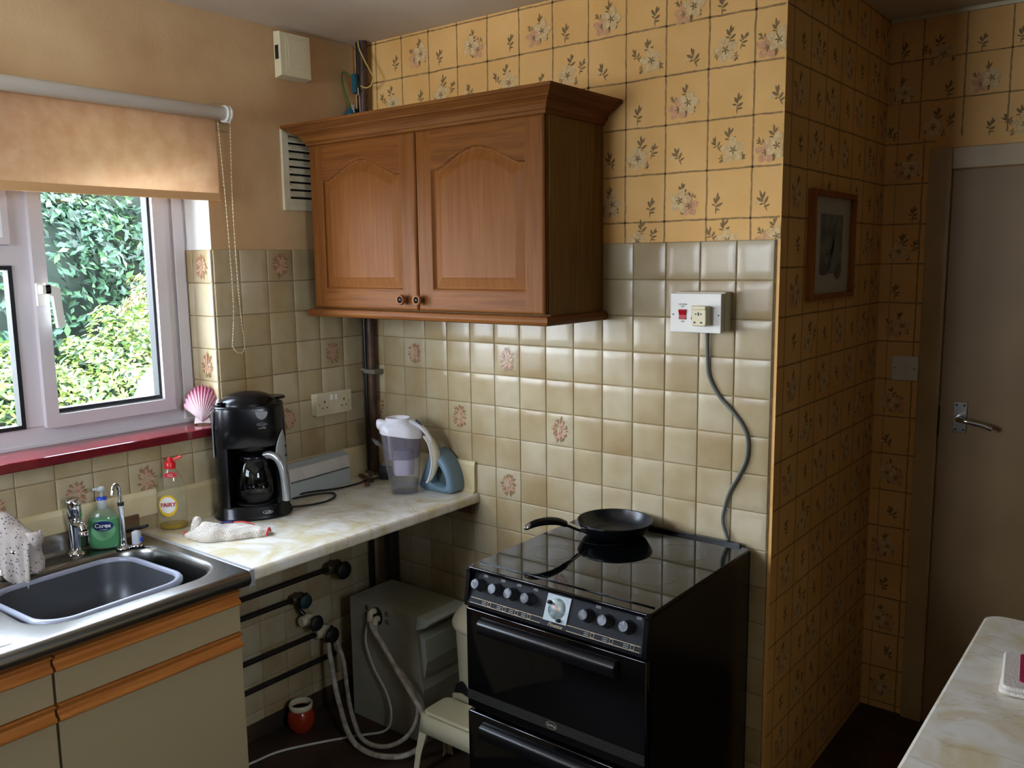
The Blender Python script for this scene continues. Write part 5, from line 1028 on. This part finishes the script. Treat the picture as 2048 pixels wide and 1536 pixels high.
q = MB(); q.loft(L, 0, True, False); q.build('hose_recess', M_blackmatt, ws)
q = MB()
for s_ in (0, 1):
    for k in range(3):
        for r_ in range(2): q.box(.250-.024*0+.085*s_+.006*k-.018*(1-s_), .253+.085*s_+.006*k-.018*(1-s_), wy0-.0005, wy0, FZ+.425-.03*r_, FZ+.443-.03*r_)
q.build('vent_slots', M_blackmatt, ws)
q = MB(); q.tube([(.285, wy0-.001, FZ+.432), (.285, wy0-.018, FZ+.434), (.283, wy0-.024, FZ+.42), (.284, wy0-.022, FZ+.40)], .011, 12, 0, 4).tube([(.302, wy0-.001, FZ+.408), (.302, wy0-.016, FZ+.408), (.306, wy0-.022, FZ+.392)], .011, 12, 0, 4); q.build('hose_elbow', M_oldwhite, ws)
M_hose = mat('white_braided_hose', (190, 182, 168), .6, rgb2=(150, 138, 120), nscale=40, bump=.4, bscale=300)
def hose(pts, r_, label, m=M_hose, name='drain_hose', cat='hose', grp='softener hoses'): return lone(MB().tube(pts, r_, 10, 0, 7), name, m, label, cat, pts[0], grp)
hose([(.285, wy0-.022, FZ+.405), (.305, -.29, .425), (.366, -.30, .385), (.457, -.31, .304), (.557, -.33, .240), (.617, -.35, .190), (.607, -.37, .125), (.539, -.40, .078), (.426, -.43, .062), (.327, -.43, .085), (.20, -.37, .150), (.14, -.345, .25), (.10, -.325, .330)], .0095, 'outer white hose looping along the floor from the softener')
hose([(.306, wy0-.022, FZ+.392), (.33, -.29, .40), (.413, -.295, .330), (.505, -.30, .260), (.538, -.31, .190), (.515, -.34, .115), (.445, -.38, .070), (.355, -.40, .074), (.27, -.37, .120), (.18, -.313, .175), (.12, -.273, .244), (.085, -.275, .32)], .0080, 'inner white hose looping beside the thicker outer one')
hose([(.252, wy0-.002, .440), (.258, -.280, .40), (.261, -.283, .350), (.298, -.285, .274), (.359, -.285, .200), (.385, -.29, .125), (.363, -.30, .065), (.295, -.36, FZ+.005), (.226, -.46, FZ+.005), (.15, -.595, FZ+.005), (.131, -.70, FZ+.005), (.10, -.85, FZ+.005)], .0042, 'thin white tube trailing over the floor towards the sink unit', mat('white_tube', (196, 190, 178), .5), 'overflow_tube', 'tube', None)
# supply pipes on the wall under the worktop
def hpipe(z, y0, y1, label, x=.035, r_=.0095, m=M_pblack): lone(MB().tube([(x, y0, z), (x, (y0+y1)/2, z-.002), (x, y1, z-.004)], r_, 12), 'water_pipe', m, label, 'pipe', (x, (y0+y1)/2, z), 'supply pipes under the worktop')
hpipe(.582, -.96, -.20, 'topmost dark horizontal pipe under the worktop'); hpipe(.515, -.96, -.36, 'second dark horizontal pipe down under the worktop')
hpipe(.350, -.96, -.25, 'third dark horizontal pipe, above the floor pipe'); hpipe(.245, -.96, -.24, 'lowest dark horizontal pipe near the floor')
M_brs = mat('tarnished_brass', (104, 88, 62), .45, metal=.5, rgb2=(70, 58, 44), nscale=40)
def valve(loc, label, m, wheel, s_=1):
    v = thing('stop_valve', label, 'valve', loc, 0, 'valves under the worktop'); x, y, z = loc
    MB().lathe([(.012*s_, -.022*s_), (.015*s_, -.020*s_), (.015*s_, -.010*s_), (.019*s_, 0), (.015*s_, .010*s_), (.015*s_, .020*s_), (.012*s_, .022*s_)], loc, 10, 0, 'y').lathe([(.010*s_, .0), (.009*s_, .035*s_), (.011*s_, .038*s_)], loc, 12, 0, 'x').build('valve_body', m, v)
    MB().lathe([(.004*s_, .036*s_), (.020*s_, .038*s_), (.023*s_, .042*s_), (.020*s_, .047*s_), (.005*s_, .048*s_)], loc, 16, 0, 'x').build('hand_wheel', wheel, v)
valve((.035, -.235, .580), 'large dark stop valve on the top pipe at its far end', M_brs, M_blackmatt, 1.5); valve((.035, -.405, .512), 'teal handled stop valve on the second pipe', M_brs, mat('teal_wheel', (32, 60, 62), .5), 1.2)
valve((.035, -.300, .348), 'pale elbow valve where the white hoses connect', M_oldwhite, M_blackmatt, 1.4); valve((.06, -.385, .430), 'cream tap fitting hanging below the second pipe', M_cream, M_blackmatt, 1.3)
lone(MB().tube([(.035, -.405, .505), (.037, -.400, .47), (.055, -.388, .445)], .009, 10, 0, 3), 'short_riser_pipe', M_pblack, 'short dark riser between the teal valve and the cream fitting', 'pipe', (.035, -.40, .47))
for y_, z0_, z1_, k in ((-.055, FZ+.02, ZW-.04, 'black corner pipe running down to the floor below the worktop'),): lone(MB().tube([(.034, y_+.02, z0_), (.034, y_+.02, z1_)], .0105, 12), 'water_pipe', M_pblack, k, 'pipe', (.034, -.035, .3), 'corner pipes')
lone(MB().tube([(.14, -.010-.02, FZ+.0), (.14, -.030, ZW-.04)], .030, 20), 'waste_pipe', M_pblack, 'wide dark vertical pipe behind the softener in the corner', 'pipe', (.14, -.03, FZ))
# orange pot on the floor
op = thing('orange_pot', 'small round orange pot with a pale rim on the floor', 'pot', (.092, -.455, FZ))
M_or = mat('orange_glaze', (150, 44, 16), .2)
MB().lathe([(0, 0), (.030, 0), (.034, .004), (.046, .025), (.050, .045), (.047, .064), (.040, .078), (.037, .084), (.036, .084), (.034, .078), (.0, .074)], (.092, -.455, FZ+.0005), 32).build('pot_body', M_or, op)
MB().lathe([(.037, .082), (.041, .086), (.042, .100), (.039, .106), (.037, .100), (.035, .086), (.037, .082)], (.092, -.455, FZ+.0005), 32).build('pale_rim', M_oldwhite, op)
# white bin behind the cooker
bn = thing('swing_lid_bin', 'cream plastic bin with a domed lid between softener and cooker', 'bin', (.705, -.128, FZ)); BC = (.705, -.128, FZ+.0005)
M_bin = mat('cream_bin_plastic', (196, 186, 154), .45)
MB().lathe([(0, 0), (.088, 0), (.092, .005), (.106, .30), (.112, .44), (.112, .45), (.0, .45)], BC, 40).build('bin_body', M_bin, bn)
MB().lathe([(.112, .445), (.122, .448), (.124, .462), (.120, .472), (.112, .485), (.092, .508), (.060, .525), (.025, .532), (0, .533)], BC, 40).build('domed_lid', M_bin, bn)
q = MB(); P = []
for k in range(15):
    t = k/14*PI; P.append((.032*math.cos(t), .046*math.sin(t)))
fr_ = math.atan2(-.70, .35); 
q2 = [(BC[0]-.028+p[0], -.128-.1065, FZ+.225+p[1]) for p in P]
q.prism([(BC[0]-.034+p[0], FZ+.222+p[1]) for p in P], 'y', -.128-.107, -.128-.070); q.build('arched_opening', M_blackmatt, bn)
MB().prism([(BC[0]-.072, FZ+.196), (BC[0]+.004, FZ+.196), (BC[0]+.002, FZ+.222), (BC[0]-.034, FZ+.230), (BC[0]-.070, FZ+.222)], 'y', -.128-.112, -.128-.060).build('opening_lip', M_bin, bn, bevel=.004)
# step stool
st = thing('step_stool', 'cream plastic step stool tucked beside the cooker', 'stool', (.80, -.32, FZ)); X0, X1, Y0, Y1, SH = .628, .968, -.405, -.262, .228
q = MB(); q.rbox(X0+.012, X1-.012, Y0+.012, Y1-.012, FZ+SH-.012, FZ+SH, .02, 0, 4, .004); q.build('seat', M_cream, st)
q = MB()
def apron(p0, p1, nrm, drop):
    pts = []; n = 16
    for k in range(n+1):
        t = k/n; z = FZ+SH-.010; b = FZ+SH-drop-(.0 if .16 < t < .84 else .0); pts.append((t, z, b))
    P0, P1 = Vector(p0), Vector(p1); G = []
    for t, z, b in pts:
        d_ = P0.lerp(P1, t); o_ = Vector(nrm)*.0; G.append([tuple(d_+Vector((0, 0, z))+o_), tuple(d_+Vector(nrm)*.004+Vector((0, 0, (z+b)/2))), tuple(d_+Vector(nrm)*.008+Vector((0, 0, b)))])
    q.grid(G, 0, True)
a, b, c, d = (X0+.01, Y0+.01, 0), (X1-.01, Y0+.01, 0), (X1-.01, Y1-.01, 0), (X0+.01, Y1-.01, 0)
apron(a, b, (0, -1, 0), .07); apron(b, c, (1, 0, 0), .07); apron(c, d, (0, 1, 0), .07); apron(d, a, (-1, 0, 0), .07); q.build('apron', M_cream, st, solid=.004)
for sx_, sy_, cx, cy in ((-1, -1, X0, Y0), (1, -1, X1, Y0), (-1, 1, X0, Y1), (1, 1, X1, Y1)):
    q = MB(); rings = []
    for z, w_, o_ in ((FZ+SH-.008, .034, .010), (FZ+SH-.07, .032, .004), (FZ+.08, .022, -.006), (FZ+.02, .020, -.012), (FZ+.0005, .026, -.016)):
        ex, ey = cx+(-sx_)*o_, cy+(-sy_)*o_; t_ = .004
        L = [(ex, ey), (ex-sx_*w_, ey), (ex-sx_*w_, ey-sy_*t_), (ex-sx_*t_, ey-sy_*t_), (ex-sx_*t_, ey-sy_*w_), (ex, ey-sy_*w_)]
        rings.append([(p[0], p[1], z) for p in L])
    q.loft(rings, 0, True, False); q.build('leg', M_cream, st)

# ------------------------------------------------------------------ garden outside the window
random.seed(11)
M_lawn = mat('garden_lawn', (70, 86, 46), .9, rgb2=(54, 70, 36), nscale=3)
lone(MB().box(-2.35, -.31, -9, 9, -.25, -.20), 'garden_paving', mat('pale_concrete_paving', (214, 208, 196), .8, rgb2=(196, 190, 176), nscale=4), 'pale paving along the house outside the window', 'paving', (-1.1, 0, -.25))
lone(MB().box(-14, -.3, -9, 9, -.3, -.25), 'garden_ground', M_lawn, 'lawn outside the window', 'lawn', (-6, 0, -.3))
M_l1 = mat('laurel_leaf', (26, 58, 36), .65, rgb2=(40, 76, 44), nscale=2.5); M_l1b = mat('laurel_leaf_pale', (74, 112, 60), .65); M_l2 = mat('azalea_leaf', (110, 132, 50), .7, rgb2=(140, 150, 76), nscale=3); M_l2b = mat('azalea_leaf_green', (72, 106, 46), .5)
M_l3 = mat('peach_leaf', (160, 136, 98), .5, rgb2=(122, 130, 68), nscale=3); M_tw = mat('twig_bark', (84, 66, 48), .8)
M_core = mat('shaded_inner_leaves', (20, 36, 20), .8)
def bush(name, label, blobs, n, size, mats, weights):
    r = thing(name, label, 'bush', (blobs[0][0], blobs[0][1], -.25)); q = MB()
    tot = sum(b[3]*b[4] for b in blobs)
    for bx, by, bz, rx, ry, rz_ in blobs:
        for _ in range(int(n*rx and n*(rx*ry)/sum(b[3]*b[4] for b in blobs))):
            while True:
                d = Vector((random.gauss(0, 1), random.gauss(0, 1), random.gauss(0, 1))).normalized()
                if d.x > -.35 and d.z > -.75: break
            bump = 1+.13*math.sin(5*d.y*ry+bx)*math.sin(6*d.z*rz_+by)+.08*math.sin(13*d.y+9*d.z); k = (1-.30*random.random()**1.6)*bump
            c = Vector((bx+d.x*rx*k, by+d.y*ry*k, bz+d.z*rz_*k)); nn = (d+Vector((rnd(-.8, .8), rnd(-.8, .8), rnd(-.3, .9)))).normalized()
            a = nn.orthogonal().normalized(); a.rotate(Matrix.Rotation(rnd(0, 6.28), 3, nn)); b_ = nn.cross(a); s_ = size*rnd(.6, 1.25); f_ = nn*s_*.16
            q.add([tuple(c-a*s_), tuple(c-b_*s_*.42+f_), tuple(c+a*s_), tuple(c+b_*s_*.42+f_), tuple(c)], [(0, 1, 4), (1, 2, 4), (2, 3, 4), (3, 0, 4)], random.choices(range(len(mats)), weights)[0])
    q.build('foliage', mats, r)
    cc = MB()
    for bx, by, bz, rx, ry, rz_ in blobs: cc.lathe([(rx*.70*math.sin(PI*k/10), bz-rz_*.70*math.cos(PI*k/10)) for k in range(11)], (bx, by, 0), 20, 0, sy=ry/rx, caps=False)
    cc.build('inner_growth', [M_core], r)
    s2 = MB()
    for bx, by, bz, rx, ry, rz_ in blobs: s2.tube([(bx-.1, by, -.26), (bx, by+.05, bz*.4), (bx+.05, by-.05, bz)], [.05, .035, .015], 7, 0, 3)
    s2.build('stem', M_tw, r)
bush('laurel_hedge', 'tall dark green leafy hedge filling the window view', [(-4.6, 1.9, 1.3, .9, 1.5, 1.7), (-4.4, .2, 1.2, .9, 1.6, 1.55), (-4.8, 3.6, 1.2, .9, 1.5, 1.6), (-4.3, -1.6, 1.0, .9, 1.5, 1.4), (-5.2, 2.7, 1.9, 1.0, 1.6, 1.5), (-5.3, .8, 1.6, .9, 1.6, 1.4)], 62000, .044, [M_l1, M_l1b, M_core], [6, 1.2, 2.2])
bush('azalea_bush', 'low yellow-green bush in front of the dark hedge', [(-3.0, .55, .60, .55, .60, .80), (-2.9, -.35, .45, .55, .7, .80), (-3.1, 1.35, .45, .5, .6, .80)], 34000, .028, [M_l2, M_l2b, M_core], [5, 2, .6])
bush('peach_leaved_bush', 'pale peach coloured bush at the right of the window view', [(-3.4, 1.28, 1.30, .35, .38, .50)], 6000, .030, [M_l3, M_l2b], [4, 1])
bush('left_garden_bush', 'mixed green bush seen through the left pane', [(-3.0, -1.55, .55, .6, .7, .8)], 9000, .036, [M_l2, M_l1], [3, 3])
q = MB(); q.loft([[(-1.75+.42*math.cos(2*PI*k/32)*r_, .52+.46*math.sin(2*PI*k/32)*r_, z) for k in range(32)] for r_, z in ((1.0, -.20), (1.04, .3), (1.06, .85), (1.03, 1.02), (.92, 1.12), (.78, 1.19), (.55, 1.27), (.3, 1.31), (.05, 1.32))])
lone(q, 'white_garden_cover', mat('white_weatherproof_cover', (226, 228, 230), .5), 'white rounded cover standing outside below the window', 'cover', (-1.75, .52, -.20))
